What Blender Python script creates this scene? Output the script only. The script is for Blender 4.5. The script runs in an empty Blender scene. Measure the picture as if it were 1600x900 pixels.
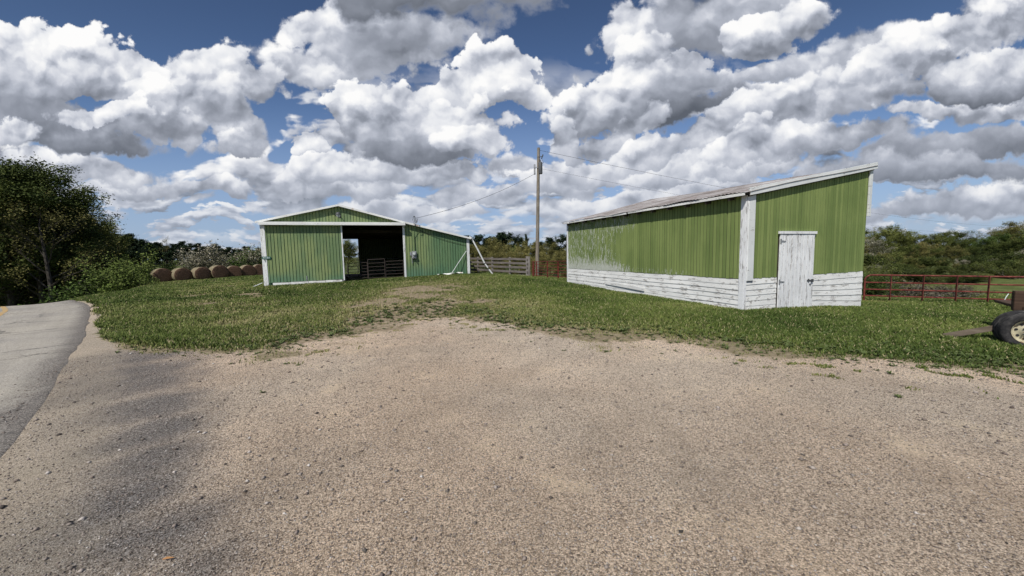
GQ=1; LQ=1
import bpy, bmesh, math, random
import numpy as np
from mathutils import Vector, Matrix, Euler
PI = math.pi
R_ = math.radians
scene = bpy.context.scene
COL = scene.collection

# ------------------------------------------------------------------ camera
F = 578.0                      # focal length in pixels of a 1600 px wide frame
EYE = Vector((0, 0, 1.6))
CAMR = Matrix.Rotation(R_(90 - 4.94), 3, 'X') @ Matrix.Rotation(R_(-1.15), 3, 'Z')
cam_d = bpy.data.cameras.new('camera'); cam = bpy.data.objects.new('camera', cam_d)
COL.objects.link(cam); scene.camera = cam
cam_d.sensor_width = 36; cam_d.lens = 36 * F / 1600
cam_d.clip_start = 0.05; cam_d.clip_end = 6000
cam.matrix_world = Matrix.Translation(EYE) @ CAMR.to_4x4()

def ray(px, py):
    return CAMR @ Vector(((px - 800) / F, -(py - 450) / F, -1))
def P(px, py, Y):
    """point at distance Y ahead of the camera seen at photo pixel px, py (used only to read off sizes)"""
    d = ray(px, py); return EYE + d * (Y / d.y)

# ------------------------------------------------------------------ node helper
class N:
    def __init__(s, tree):
        s.t = tree; s.l = tree.links
    def _in(s, sock, v):
        if isinstance(v, bpy.types.NodeSocket): s.l.new(v, sock)
        elif v is not None:
            if hasattr(sock.default_value, '__len__') and not hasattr(v, '__len__'): v = [v] * len(sock.default_value)
            if hasattr(v, '__len__') and len(sock.default_value) == 4 and len(v) == 3: v = (*v, 1)
            sock.default_value = v
    def m(s, op, a, b=None, c=None, clamp=False):
        n = s.t.nodes.new('ShaderNodeMath'); n.operation = op; n.use_clamp = clamp
        s._in(n.inputs[0], a); s._in(n.inputs[1], b)
        if c is not None: s._in(n.inputs[2], c)
        return n.outputs[0]
    def add(s, a, b): return s.m('ADD', a, b)
    def sub(s, a, b): return s.m('SUBTRACT', a, b)
    def mul(s, a, b): return s.m('MULTIPLY', a, b)
    def div(s, a, b): return s.m('DIVIDE', a, b)
    def mn(s, a, b): return s.m('MINIMUM', a, b)
    def mx(s, a, b): return s.m('MAXIMUM', a, b)
    def v(s, op, a, b=None):
        n = s.t.nodes.new('ShaderNodeVectorMath'); n.operation = op
        s._in(n.inputs[0], a)
        if op == 'SCALE': s._in(n.inputs['Scale'], b)
        elif b is not None: s._in(n.inputs[1], b)
        return n.outputs['Value'] if op in ('LENGTH', 'DOT_PRODUCT') else n.outputs[0]
    def sep(s, a):
        n = s.t.nodes.new('ShaderNodeSeparateXYZ'); s._in(n.inputs[0], a); return n.outputs[0], n.outputs[1], n.outputs[2]
    def com(s, x, y, z=0.0):
        n = s.t.nodes.new('ShaderNodeCombineXYZ'); s._in(n.inputs[0], x); s._in(n.inputs[1], y); s._in(n.inputs[2], z); return n.outputs[0]
    def mr(s, a, f0, f1, t0=0.0, t1=1.0, smooth=True):
        n = s.t.nodes.new('ShaderNodeMapRange'); n.interpolation_type = 'SMOOTHSTEP' if smooth else 'LINEAR'
        s._in(n.inputs[0], a); s._in(n.inputs[1], f0); s._in(n.inputs[2], f1); s._in(n.inputs[3], t0); s._in(n.inputs[4], t1)
        return n.outputs[0]
    def mix(s, f, a, b, typ='MIX'):
        n = s.t.nodes.new('ShaderNodeMix'); n.data_type = 'RGBA'; n.blend_type = typ
        s._in(n.inputs[0], f); s._in(n.inputs[6], a); s._in(n.inputs[7], b); return n.outputs[2]
    def noise(s, vec, scale, detail=4, rough=0.55, lac=2.0, dist=0.0, col=False, dim='3D'):
        n = s.t.nodes.new('ShaderNodeTexNoise'); n.noise_dimensions = dim
        s._in(n.inputs['Vector'], vec); n.inputs['Scale'].default_value = scale; n.inputs['Detail'].default_value = detail
        n.inputs['Roughness'].default_value = rough; n.inputs['Lacunarity'].default_value = lac; n.inputs['Distortion'].default_value = dist
        return n.outputs['Color'] if col else n.outputs[0]
    def vor(s, vec, scale, feat='F1', out='Distance', detail=0, rnd=1.0, dim='3D', smooth=None, rough=.5):
        n = s.t.nodes.new('ShaderNodeTexVoronoi'); n.feature = feat; n.voronoi_dimensions = dim
        s._in(n.inputs['Vector'], vec); n.inputs['Scale'].default_value = scale
        n.inputs['Detail'].default_value = detail; n.inputs['Randomness'].default_value = rnd
        n.inputs['Roughness'].default_value = rough
        if smooth is not None: n.inputs['Smoothness'].default_value = smooth
        return n.outputs[out]
    def ramp(s, f, pts, interp='LINEAR'):
        n = s.t.nodes.new('ShaderNodeValToRGB'); s._in(n.inputs[0], f); n.color_ramp.interpolation = interp
        e = n.color_ramp.elements
        while len(e) < len(pts): e.new(0.5)
        for el, (p, c) in zip(e, pts):
            el.position = p; el.color = (*c, 1) if hasattr(c, '__len__') else (c, c, c, 1)
        return n.outputs[0]
    def coord(s, which='Object'):
        return s.t.nodes.new('ShaderNodeTexCoord').outputs[which]
    def attr(s, name, out='Color'):
        n = s.t.nodes.new('ShaderNodeAttribute'); n.attribute_name = name; return n.outputs[out]
    def bump(s, h, strength=0.5, dist=0.02, nrm=None):
        n = s.t.nodes.new('ShaderNodeBump'); s._in(n.inputs['Height'], h)
        n.inputs['Strength'].default_value = strength; n.inputs['Distance'].default_value = dist
        if nrm is not None: s.l.new(nrm, n.inputs['Normal'])
        return n.outputs[0]
    def rand(s):
        return s.t.nodes.new('ShaderNodeObjectInfo').outputs['Random']

def material(name, fn, rough=0.8, metal=0.0, spec=0.3):
    m = bpy.data.materials.new(name); m.use_nodes = True
    t = m.node_tree; b = t.nodes['Principled BSDF']
    b.inputs['Roughness'].default_value = rough; b.inputs['Metallic'].default_value = metal
    b.inputs['Specular IOR Level'].default_value = spec
    n = N(t); n.b = b
    r = fn(n)
    if isinstance(r, tuple) and len(r) == 2: c, nrm = r
    else: c, nrm = r, None
    n._in(b.inputs['Base Color'], c)
    if nrm is not None: t.links.new(nrm, b.inputs['Normal'])
    return m

# ------------------------------------------------------------------ light
SUN_AZ = Vector((-0.42, -0.91, 0)).normalized()      # towards the sun
SUN_EL = R_(50)
sd = (SUN_AZ * math.cos(SUN_EL) + Vector((0, 0, math.sin(SUN_EL)))).normalized()
sl = bpy.data.lights.new('sun', 'SUN'); sl.energy = 4.2; sl.angle = R_(0.55); sl.color = (1.0, 0.955, 0.88)
so = bpy.data.objects.new('sun', sl); COL.objects.link(so); so.location = (0, 0, 60)
so.rotation_euler = sd.to_track_quat('Z', 'Y').to_euler()
# ------------------------------------------------------------------ sky
world = bpy.data.worlds.new('World'); scene.world = world; world.use_nodes = True
wt = world.node_tree; wt.nodes.clear(); n = N(wt)
sky = wt.nodes.new('ShaderNodeTexSky'); sky.sky_type = 'NISHITA'; sky.sun_disc = False
sky.sun_elevation = SUN_EL; sky.sun_rotation = math.atan2(SUN_AZ.x, SUN_AZ.y)
sky.altitude = 200; sky.air_density = 1.0; sky.dust_density = 0.6; sky.ozone_density = 2.5
dirv = n.coord('Generated')
X, Y, Z = n.sep(dirv)
ya = n.mx(n.m('ABSOLUTE', Y), 0.12)
U = n.div(X, ya); V = n.div(Z, ya)
uv = n.com(U, V, n.mul(n.mr(Y, -0.05, 0.05), 3.0))
S = 10.0                                    # the Background runs at 0.1
# shared detail: warp, billows and their relief towards the light
warp = n.v('SUBTRACT', n.noise(uv, 3.0, 7, 0.6, col=True, dim='2D'), (0.5, 0.5, 0.5))
uvw = n.v('ADD', uv, n.v('SCALE', warp, 0.17))
wsm = n.v('SUBTRACT', n.noise(uv, 11.0, 4, 0.6, col=True, dim='2D'), (0.5, 0.5, 0.5))
uvb = n.v('ADD', uv, n.v('SCALE', wsm, 0.05))
def billow(vec, sc, det):
    return n.sub(1.0, n.vor(vec, sc, 'F1', 'Distance', det, 1.0, '2D', None, 0.5))
stretch = n.v('MULTIPLY', uvb, (1.0, 1.25, 1.0))
b1 = billow(stretch, 4.6, 2.5)
b2 = billow(n.v('ADD', stretch, (-0.018, 0.048, 0.0)), 4.6, 2.5)
relief = n.sub(b1, b2)
c1_ = billow(stretch, 15.0, 1.6); c2_ = billow(n.v('ADD', stretch, (-0.006, 0.016, 0.0)), 15.0, 1.0)
relief = n.add(relief, n.mul(n.sub(c1_, c2_), 0.42))
fine = n.noise(uv, 26, 5, 0.62, dim='2D')
edge = n.add(n.mul(n.sub(b1, 0.62), 0.95), n.add(n.mul(n.sub(c1_, 0.62), 0.38), n.mul(n.sub(fine, 0.5), 0.50)))
shade0 = n.add(n.mul(relief, .88), n.mul(n.sub(b1, 0.6), 0.34))
shade0 = n.add(shade0, n.mul(n.sub(fine, 0.5), 0.16))
edgeE = n.add(n.mul(edge, 0.62), 1.20)
skyc = n.v('SCALE', n.v('MULTIPLY', sky.outputs[0], (.84, .93, 1.10)), n.mr(V, 0.1, 0.75, 0.96, 0.62))
skyc = n.mix(n.mr(V, 0.0, 0.45, 0.72, 0.0), skyc, (3.3, 4.3, 6.2))
def cloudcol(t):
    t = n.mr(t, -0.42, 1.18, smooth=False)
    return n.ramp(t, [(0.0, (0.11*S, 0.125*S, 0.155*S)), (.20, (0.20*S, 0.22*S, 0.265*S)), (.34, (0.29*S, 0.315*S, 0.375*S)), (.50, (0.44*S, 0.47*S, 0.545*S)), (.64, (0.61*S, 0.635*S, 0.705*S)), (.78, (0.80*S, 0.815*S, 0.855*S)), (1.0, (0.985*S, 0.98*S, 0.975*S))])
# far cloud rows: flat-based puffs that get smaller and lower towards the horizon
def field(col, su, sv, off, thr, soft, dv, fade):
    pv = n.v('ADD', n.v('MULTIPLY', n.v('ADD', uv, n.v('SCALE', warp, 0.07)), (su, sv, 0)), (off, off * 2, 0))
    nf = n.noise(pv, 1.0, 4, 0.55, dim='2D')
    nu = n.noise(n.v('ADD', pv, (-0.05, dv, 0)), 1.0, 2, 0.5, dim='2D')
    mk = n.mul(n.mr(n.m('MULTIPLY_ADD', edge, 0.10, nf), thr, thr + soft), fade)
    sh = n.m('MULTIPLY_ADD', n.sub(nf, nu), 3.0, n.m('MULTIPLY_ADD', shade0, 0.8, 0.56))
    shc = n.mix(n.mr(V, 0.0, 0.30, 0.55, 0.0), cloudcol(sh), (4.3, 4.9, 6.0))
    return n.mix(mk, col, shc)
def base_sky():
    c = field(skyc, 7.5, 26.0, 4.3, 0.425, 0.08, 0.34, n.mul(n.mr(V, 0.26, 0.16), n.mr(V, 0.0, 0.05, 0.35, 0.95)))
    return field(c, 3.6, 9.0, 1.7, 0.44, 0.08, 0.34, n.mul(n.mr(V, 0.52, 0.36), n.mr(V, 0.03, 0.11)))

# the big cumulus heaps, far ones first.  px, py, half width, half height, tilt deg, brightness, softness
CL = [
 (1450,330,230,22, 6,-.22,.3),(1250,300,120,22,8,-.05,.2),(1540,300,120,18,6,.1,.25),(230,300,120,24,-4,.0,.25),(60,300,90,26,-6,-.05,.25),
 (170,270,110,30,-6,.05,.2),(330,300,60,24,0,.1,.2),(90,255,110,30,-8,.1,.18),
 (650,330,160,18,0,.08,.22),(560,300,110,26,0,.10,.16),(740,305,90,20,0,.0,.2),(800,262,45,20,0,-.1,.3),
 (960,318,110,22,4,.1,.2),(1100,300,90,24,6,.1,.2),
 (470,290,55,34,0,.12,.12),(620,272,110,30,0,.10,.12),(520,268,60,32,0,.16,.1),(730,270,60,22,0,.15,.12),
 (880,290,60,30,0,.12,.14),(930,262,90,36,4,.12,.12),(1060,262,95,34,8,.08,.14),(1170,262,90,28,8,.12,.12),(1215,245,30,28,0,.2,.1),
 # top middle
 (560,95,90,62,0,.02,.12),(520,40,85,50,0,.25,.14),(600,80,100,65,0,-.02,.16),(650,58,110,46,4,-.20,.3),(662,-22,190,74,-6,-.50,.3),
 # left heap
 (470,112,80,34,-14,.08,.3),(335,120,95,48,-6,.16,.12),(400,140,70,36,-18,.12,.16),(370,210,64,42,-8,-.02,.14),(330,170,90,44,-8,.02,.14),
 (60,110,140,70,-6,.18,.08),(170,130,90,50,-10,.22,.08),(60,185,190,60,-6,-.38,.16),(170,222,120,26,-6,-.52,.25),(250,200,80,36,-5,-.06,.14),
 (230,160,52,30,-8,.18,.1),(150,178,80,22,-4,.30,.1),(20,205,60,26,-6,.2,.14),(365,232,60,18,0,-.1,.2),
 # centre heap
 (492,230,30,22,0,.22,.10),(555,185,38,40,0,.30,.08),(600,215,75,48,0,.14,.08),(650,175,70,58,0,.22,.08),(720,150,66,54,0,.24,.08),(782,120,46,52,6,.28,.07),
 (815,155,26,24,-30,.1,.16),(700,215,110,56,0,.12,.09),(650,245,115,28,0,-.46,.2),(745,222,60,26,0,.25,.12),
 # right
 (1100,45,175,95,8,-.20,.3),(985,45,60,70,10,.10,.14),(1010,110,75,60,14,.08,.1),(1330,90,190,36,14,.02,.3),(1290,165,190,50,12,.02,.2),
 (1180,200,130,52,12,.06,.14),(1000,165,150,56,10,-.02,.10),(1060,185,130,34,12,-.62,.25),(930,165,80,42,14,.16,.09),(880,215,40,36,10,.2,.09),(960,215,90,28,12,.0,.12),(1075,140,60,30,8,-.2,.2),
 (1083,104,40,32,4,.22,.07),(1215,120,70,22,8,-.1,.2),(1205,72,66,46,6,.16,.08),(1260,35,40,40,0,.1,.2),(1160,60,24,24,0,.25,.12),
 (1120,205,90,36,16,.15,.1),(1020,238,100,30,14,.1,.12),(1180,235,85,34,10,.14,.1),
 (1330,225,120,24,6,-.1,.2),(1490,228,190,36,8,-.40,.2),(1560,170,120,24,8,.16,.2),(1440,180,60,20,6,.15,.2),(1420,268,230,30,4,-.42,.25),
 (1590,10,110,60,16,.06,.2),(1500,60,120,46,18,.14,.12),(1420,100,80,36,14,.12,.12),(1540,115,150,42,12,-.02,.12),(1510,142,140,22,6,-.46,.25),
 (908,70,9,10,20,0,.6),(886,118,8,12,30,0,.6),
]
uvp = n.v('ADD', n.v('MULTIPLY', uvw, (1, 1, 0)), (0, 0, 1))
def madd(a, b, c):
    return n.m('MULTIPLY_ADD', a, b, c)
unit = bpy.data.node_groups.new('cloud', 'ShaderNodeTree')
for nm, ty in (('P', 'Vector'), ('E', 'Float'), ('T', 'Float'), ('M', 'Float'), ('A', 'Vector'), ('B', 'Vector'), ('Lift', 'Float'), ('Soft', 'Float')):
    unit.interface.new_socket(nm, in_out='INPUT', socket_type='NodeSocket' + ty)
for nm in 'TM': unit.interface.new_socket(nm, in_out='OUTPUT', socket_type='NodeSocketFloat')
k = N(unit); o = unit.nodes.new('NodeGroupInput').outputs; go = unit.nodes.new('NodeGroupOutput')
mn_ = unit.nodes.new('ShaderNodeVectorMath'); mn_.operation = 'MULTIPLY_ADD'   # a hair's dependence on the last cloud keeps the evaluation in order
k.l.new(o['T'], mn_.inputs[0]); mn_.inputs[1].default_value = (1e-9,) * 3; k.l.new(o['P'], mn_.inputs[2])
a = k.v('DOT_PRODUCT', mn_.outputs[0], o['A']); b = k.v('DOT_PRODUCT', mn_.outputs[0], o['B'])
dd = k.sub(o['E'], k.v('LENGTH', k.com(a, k.mx(b, k.mul(b, -1.35)))))
mask = k.m('MULTIPLY', dd, o['Soft'], clamp=True)
tt = k.m('MULTIPLY_ADD', b, 0.46, o['Lift'])
k.l.new(k.m('MULTIPLY_ADD', mask, k.sub(tt, o['T']), o['T']), go.inputs['T']); k.l.new(k.mx(o['M'], mask), go.inputs['M'])
def heap(lo, hi):
    tv, av = n.m('MULTIPLY_ADD', U, 0.0001 * (lo + 10.3), 0.0), 0.0
    for (px, py, rx, ry, tilt, lift, soft) in CL:
        c = ray(px, py); cu, cv = c.x / c.y, c.z / c.y
        rx, ry = rx * 1.10 / F, ry * 1.12 / F
        if cu - rx * 1.55 - 0.1 > hi or cu + rx * 1.55 + 0.1 < lo: continue
        ca, sa = math.cos(R_(tilt)), math.sin(R_(tilt))
        gn = wt.nodes.new('ShaderNodeGroup'); gn.node_tree = unit
        for nm, v_ in (('P', uvp), ('E', edgeE), ('T', tv), ('M', av), ('Lift', lift), ('Soft', 1.0 / (soft * 1.15)),
                       ('A', (ca / rx, sa / rx, -(ca * cu + sa * cv) / rx)), ('B', (-sa / ry, ca / ry, -(-sa * cu + ca * cv) / ry))):
            n._in(gn.inputs[nm], v_)
        tv, av = gn.outputs['T'], gn.outputs['M']
    tv = n.add(tv, n.m('MULTIPLY_ADD', shade0, n.mr(tv, -0.35, 0.25, 0.38, 1.10), 0.52))
    big = n.mix(n.mr(V, 0.0, 0.30, 0.42, 0.0), cloudcol(tv), (4.4, 4.9, 5.9))
    return n.mix(n.mr(av, 0.0, 1.0), base_sky(), big)
def background(col):
    bg = wt.nodes.new('ShaderNodeBackground'); bg.inputs['Strength'].default_value = 0.1
    n._in(bg.inputs['Color'], col); return bg.outputs[0]
def pick(fac, a, b):
    ms = wt.nodes.new('ShaderNodeMixShader'); n.l.new(fac, ms.inputs[0]); n.l.new(a, ms.inputs[1]); n.l.new(b, ms.inputs[2]); return ms.outputs[0]
cuts = [-0.85, -0.42, -0.02, 0.38, 0.80]
lims = [-9] + cuts + [9]
secs = [background(heap(lims[i], lims[i + 1])) for i in range(len(lims) - 1)]
def tree(i, j):
    if i == j: return secs[i]
    m_ = (i + j) // 2
    return pick(n.m('GREATER_THAN', U, lims[m_ + 1]), tree(i, m_), tree(m_ + 1, j))
front = n.mul(n.m('GREATER_THAN', Y, 0.13), n.mul(n.m('GREATER_THAN', V, 0.0), n.m('LESS_THAN', V, 1.2)))
low = n.m('LESS_THAN', Z, 0.0)
out = pick(front, pick(low, background(base_sky()), background((3.3, 3.9, 4.9))), tree(0, len(secs) - 1))
wo = wt.nodes.new('ShaderNodeOutputWorld')
n.l.new(out, wo.inputs[0])
world.cycles.sampling_method = 'NONE'
scene.view_settings.view_transform = 'Standard'; scene.view_settings.look = 'None'
scene.view_settings.exposure = 0; scene.view_settings.gamma = 1
scene.cycles.use_adaptive_sampling = True; scene.cycles.adaptive_threshold = 0.02
# ------------------------------------------------------------------ terrain
rng = np.random.default_rng(7)
CP = np.array([(0,0,0),(-5,0,0),(5,0,0),(0,5,0),(-5,5,0),(5,5,-.02),(0,9,0.02),(-5,9,0.02),(-9,6,0),(-14,9,0),(0,-10,0),(-10,-8,0),(10,-8,-.1),(-20,2,0),
 (6.28,10,-.02),(9,11,-.14),(11.2,11.8,-.28),(2.9,19.2,.14),(0,15,.1),(-5,15,.1),(-10,15,.06),(-13.85,20.7,.18),(-9.8,21.9,.28),(-6.5,22.8,.42),(-2.7,23.9,.5),
 (-3.4,29,.3),(1.3,25,.12),(3.5,21,.1),(-16,32,.1),(-6,35,.1),(-35.7,37.7,-.27),(-33.5,40.5,-.15),(-30,44.5,.05),(-18.5,16,0),(-28,26,-.33),(-24,35,0),(-26,12,0),(-22,26,-.05),
 (8.6,6.3,-.17),(12,6,-.3),(15,15.5,-.62),(20,14,-.66),(22,20,-1.2),(16,8,-.35),(24,9,-.6),(25,30,-2.2),(40,40,-2.6),(50,42,-2.6),(12,25,-.8),(5,32,-.5),(0,40,-1.0),(0,58,-2.6),(20,60,-3),(-15,60,-1.5),(-40,60,-1.2),(-60,62,-1.5),(60,60,-2.5),(70,30,-3),(-60,20,-1)], float)
def _tps(r2): return np.where(r2 > 1e-9, 0.5 * r2 * np.log(np.maximum(r2, 1e-9)), 0)
_n = len(CP); _d2 = ((CP[:, None, :2] - CP[None, :, :2]) ** 2).sum(-1)
_K = np.zeros((_n + 3, _n + 3)); _K[:_n, :_n] = _tps(_d2) + np.eye(_n) * 0.5
_K[:_n, _n] = 1; _K[:_n, _n + 1:] = CP[:, :2]; _K[_n, :_n] = 1; _K[_n + 1:, :_n] = CP[:, :2].T
_w = np.linalg.solve(_K, np.concatenate([CP[:, 2], [0, 0, 0]]))
def ss(a, b, x):
    t = np.clip((x - a) / (b - a), 0, 1); return t * t * (3 - 2 * t)
def vnoise(x, y, s, seed=0):
    x = np.asarray(x) / s + seed * 17.3; y = np.asarray(y) / s - seed * 9.1
    xi = np.floor(x); yi = np.floor(y); fx = x - xi; fy = y - yi; fx = fx * fx * (3 - 2 * fx); fy = fy * fy * (3 - 2 * fy)
    def h(a, b):
        v = np.sin(a * 127.1 + b * 311.7 + seed * 74.7) * 43758.5453; return v - np.floor(v)
    return (h(xi, yi) * (1 - fx) + h(xi + 1, yi) * fx) * (1 - fy) + (h(xi, yi + 1) * (1 - fx) + h(xi + 1, yi + 1) * fx) * fy
def terrain(x, y):
    x = np.atleast_1d(np.asarray(x, float)); y = np.atleast_1d(np.asarray(y, float))
    z = np.empty(x.shape)
    for i in range(0, x.size, 20000):
        sl_ = slice(i, i + 20000)
        xs = np.clip(x.flat[sl_], -70, 70); ys = np.clip(y.flat[sl_], -12, 62)
        d2 = (xs[:, None] - CP[None, :, 0]) ** 2 + (ys[:, None] - CP[None, :, 1]) ** 2
        z.flat[sl_] = _tps(d2) @ _w[:_n] + _w[_n] + xs * _w[_n + 1] + ys * _w[_n + 2]
    r = np.hypot(x, y)
    far = -1.5 + 3.3 * ss(70, 150, y) * ss(60, -20, x) + 3.0 * ss(60, 200, y) * ss(-20, 60, x) + 8 * ss(300, 1500, r) * vnoise(x, y, 300, 3)
    z = z * (1 - ss(45, 75, r)) + far * ss(45, 75, r)
    # the land falls away behind the crest of the road
    al = -0.74 * x + 0.67 * y; u = (x + 18.5) * -0.776 + (y - 16) * -0.631
    drop = 0.24 * np.maximum(0, al - 24.8); drop = 7 * (1 - np.exp(-drop / 7))
    z = z - drop * ss(0, 5, u) * (1 - ss(64, 95, y)) * (1 - ss(150, 300, r))
    z = z + 0.05 * (vnoise(x, y, 2.3, 1) - .5) * ss(6, 14, r) + 0.02 * (vnoise(x, y, 0.7, 2) - .5) * ss(8, 12, r)
    return z
def tz(x, y): return float(terrain(x, y)[0])
def G(px, py):
    """ground point seen at a photo pixel"""
    d = ray(px, py); t = 1.6 / max(-d.z, 1e-3)
    for _ in range(12):
        q = EYE + d * t; t += 0.8 * (q.z - tz(q.x, q.y)) / max(-d.z, .02)
    return EYE + d * t

# where the grass starts: distance from the viewpoint as a function of bearing
_edge = [(135,471),(139,490),(146,508),(160,530),(180,538),(210,542),(250,546),(300,549),(350,552),(400,553),(430,549),(470,538),(520,530),(560,520),(600,506),(650,500),(720,500),(800,513),(850,518),(900,522),(1000,527),(1100,537),(1200,552),(1280,560),(1400,570),(1500,578),(1600,584)]
_pts = [G(a, b) for a, b in _edge]
_th = np.array([math.atan2(p.x, p.y) for p in _pts]); _rr = np.array([math.hypot(p.x, p.y) for p in _pts])
_o = np.argsort(_th); _th = _th[_o]; _rr = _rr[_o]
_th = np.concatenate([[-2.4, _th[0] - .12, _th[0] - .02], _th, [_th[-1] + .5, 2.2]]); _rr = np.concatenate([[60, 26, 24], _rr, [_rr[-1] * 1.25, 12]])
ROADP = [(9, -10.2), (4, -5.3), (-0.5, -1.0)] + [tuple(G(a, b).xy) for a, b in ((-60, 775), (0, 695), (55, 630), (98, 575), (125, 530), (138, 497), (137, 478))] + [(-18.9, 16.0), (-23.2, 18.8), (-29, 21.0), (-38, 23.5), (-50, 25)]   # right edge
ROADN = 2.5; ROADW = 5.1
def _roadcurve(step=0.4):
    p = [Vector((a, b)) for a, b in ROADP]; out = []
    for i in range(len(p) - 1):
        p0, p1, p2, p3 = p[max(i - 1, 0)], p[i], p[i + 1], p[min(i + 2, len(p) - 1)]
        k_ = max(2, int((p2 - p1).length / step))
        for j in range(k_):
            t = j / k_
            out.append(0.5 * ((2 * p1) + (p2 - p0) * t + (2 * p0 - 5 * p1 + 4 * p2 - p3) * t * t + (3 * p1 - p0 - 3 * p2 + p3) * t ** 3))
    out.append(p[-1]); return out
RC = _roadcurve(); RCn = np.array([(p.x, p.y) for p in RC])
RT = [(RC[min(i + 1, len(RC) - 1)] - RC[max(i - 1, 0)]).normalized() for i in range(len(RC))]
def road_off(x, y):
    """signed distance left of the road's right edge (positive = on the road side)"""
    out = np.empty(x.shape); tt = np.array([(t.x, t.y) for t in RT])
    for i in range(0, x.size, 20000):
        xs = x[i:i + 20000]; ys = y[i:i + 20000]
        d2 = (xs[:, None] - RCn[None, :, 0]) ** 2 + (ys[:, None] - RCn[None, :, 1]) ** 2
        k_ = d2.argmin(1); dx = xs - RCn[k_, 0]; dy = ys - RCn[k_, 1]
        out[i:i + 20000] = tt[k_, 0] * dy - tt[k_, 1] * dx
    return out
# worn spots: photo pixel, radius in m, strength
_worn = [(432,540,.9,.8),(400,522,.8,.55),(372,505,.8,.55),(348,490,.8,.6),(328,474,.8,.6),(312,461,.9,.6),(302,450,1.0,.6),(455,512,.9,.5),(430,494,.9,.5),(405,478,.8,.55),(382,466,.8,.6),(362,455,.9,.6),(350,445,1.,.6),(640,470,3.0,.8),(620,512,1.8,.7),(720,480,2.8,.6),(780,505,2.0,.6),(860,517,1.6,.5),(650,482,2.6,.9),(600,500,2.2,.8),(700,475,2.4,.75),(655,452,2.6,.85),(690,447,2.4,.7),(740,470,2.0,.5),(560,525,1.3,.8),(540,505,1.6,.5),(600,462,1.3,.35),(720,487,1.6,.5),(560,512,1.5,.5),(490,528,1.3,.7),(420,527,1.0,.6),(395,548,.9,.5),(760,498,1.6,.35),(640,440,1.5,.4),
 (340,470,.9,.55),(318,455,.8,.5),(310,462,.8,.4),(355,482,.8,.5),(385,460,.6,1.3),(362,448,.8,.9),(400,463,.5,.9),(365,440,.8,.7),(345,440,1.,.4),(520,540,1.0,.5),(450,545,1.2,.4),(830,512,1.3,.5),(960,526,1.3,.4),(1150,548,1.0,.4)]
_wp = [(G(a, b), r, s) for a, b, r, s in _worn]
def masks(x, y):
    th = np.arctan2(x, y); r = np.hypot(x, y)
    rb = np.interp(th, _th, _rr)
    rt = ss(-.62, -.45, th); jag = ((vnoise(x, y, 1.1, 5) - .5) * .9 + (vnoise(x, y, .35, 6) - .5) * .6) * (1 + rt * (.3 + .10 * rb))
    w = (0.35 + 0.06 * rb) * (1 + .6 * rt)
    g = ss(-w, w, r - rb + jag)
    worn = np.zeros(x.shape)
    for p, rad, s in _wp:
        worn = np.maximum(worn, s * np.exp(-(((x - p.x) ** 2 + (y - p.y) ** 2) / (rad * rad))))
    worn = np.clip(worn * (0.55 + 0.9 * vnoise(x, y, .6, 9)), 0, 1)
    ro = road_off(x, y)
    side = ss(7.2, 4.9, ro) + ss(ROADW + .4, ROADW + 1.2, ro)
    g = np.where(ro > 0.0, ss(ROADW + .3, ROADW + 1.0, ro), g)
    g = g * np.where(ro > 0, 1, ss(0.05, .5, -ro + .3 * (vnoise(x, y, .5, 11) - .5)))
    # sparse strip close to the edge
    fr = np.clip((r - rb) / np.where(th > -.58, 2.3 + .07 * rb, .9 + .03 * rb), 0, 1)
    return g, worn, fr, ro
_tp = R_(0)
def sinhgrid(n_, c, a, lo, hi):
    t0, t1 = math.asinh((lo - c) / a), math.asinh((hi - c) / a)
    return c + a * np.sinh(np.linspace(t0, t1, n_))
gx = sinhgrid(520, -1, 7, -2600, 2600); gy = sinhgrid(470, 7, 6, -260, 3800)
GX, GY = np.meshgrid(gx, gy); fxx = GX.ravel(); fyy = GY.ravel(); fz = terrain(fxx, fyy)
def mesh_np(name, verts, faces_flat, nper):
    me = bpy.data.meshes.new(name); nf_ = len(faces_flat) // nper
    me.vertices.add(len(verts)); me.vertices.foreach_set('co', np.asarray(verts, np.float32).ravel())
    me.loops.add(len(faces_flat)); me.loops.foreach_set('vertex_index', np.asarray(faces_flat, np.int32))
    me.polygons.add(nf_); me.polygons.foreach_set('loop_start', np.arange(0, nf_ * nper, nper, dtype=np.int32))
    me.update(calc_edges=True); return me
def colattr(me, name, cols):
    a = me.attributes.new(name, 'FLOAT_COLOR', 'POINT'); c = np.ones((len(cols), 4), np.float32); c[:, :cols.shape[1]] = cols
    a.data.foreach_set('color', c.ravel())
nx, ny = len(gx), len(gy)
idx = np.arange(nx * ny).reshape(ny, nx)
ff = np.stack([idx[:-1, :-1], idx[:-1, 1:], idx[1:, 1:], idx[1:, :-1]], -1).reshape(-1)
me = mesh_np('ground', np.stack([fxx, fyy, fz], -1), ff, 4)
me.polygons.foreach_set('use_smooth', np.ones(len(me.polygons), bool))
mg, mw, mfr, mro = masks(fxx, fyy)
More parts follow.
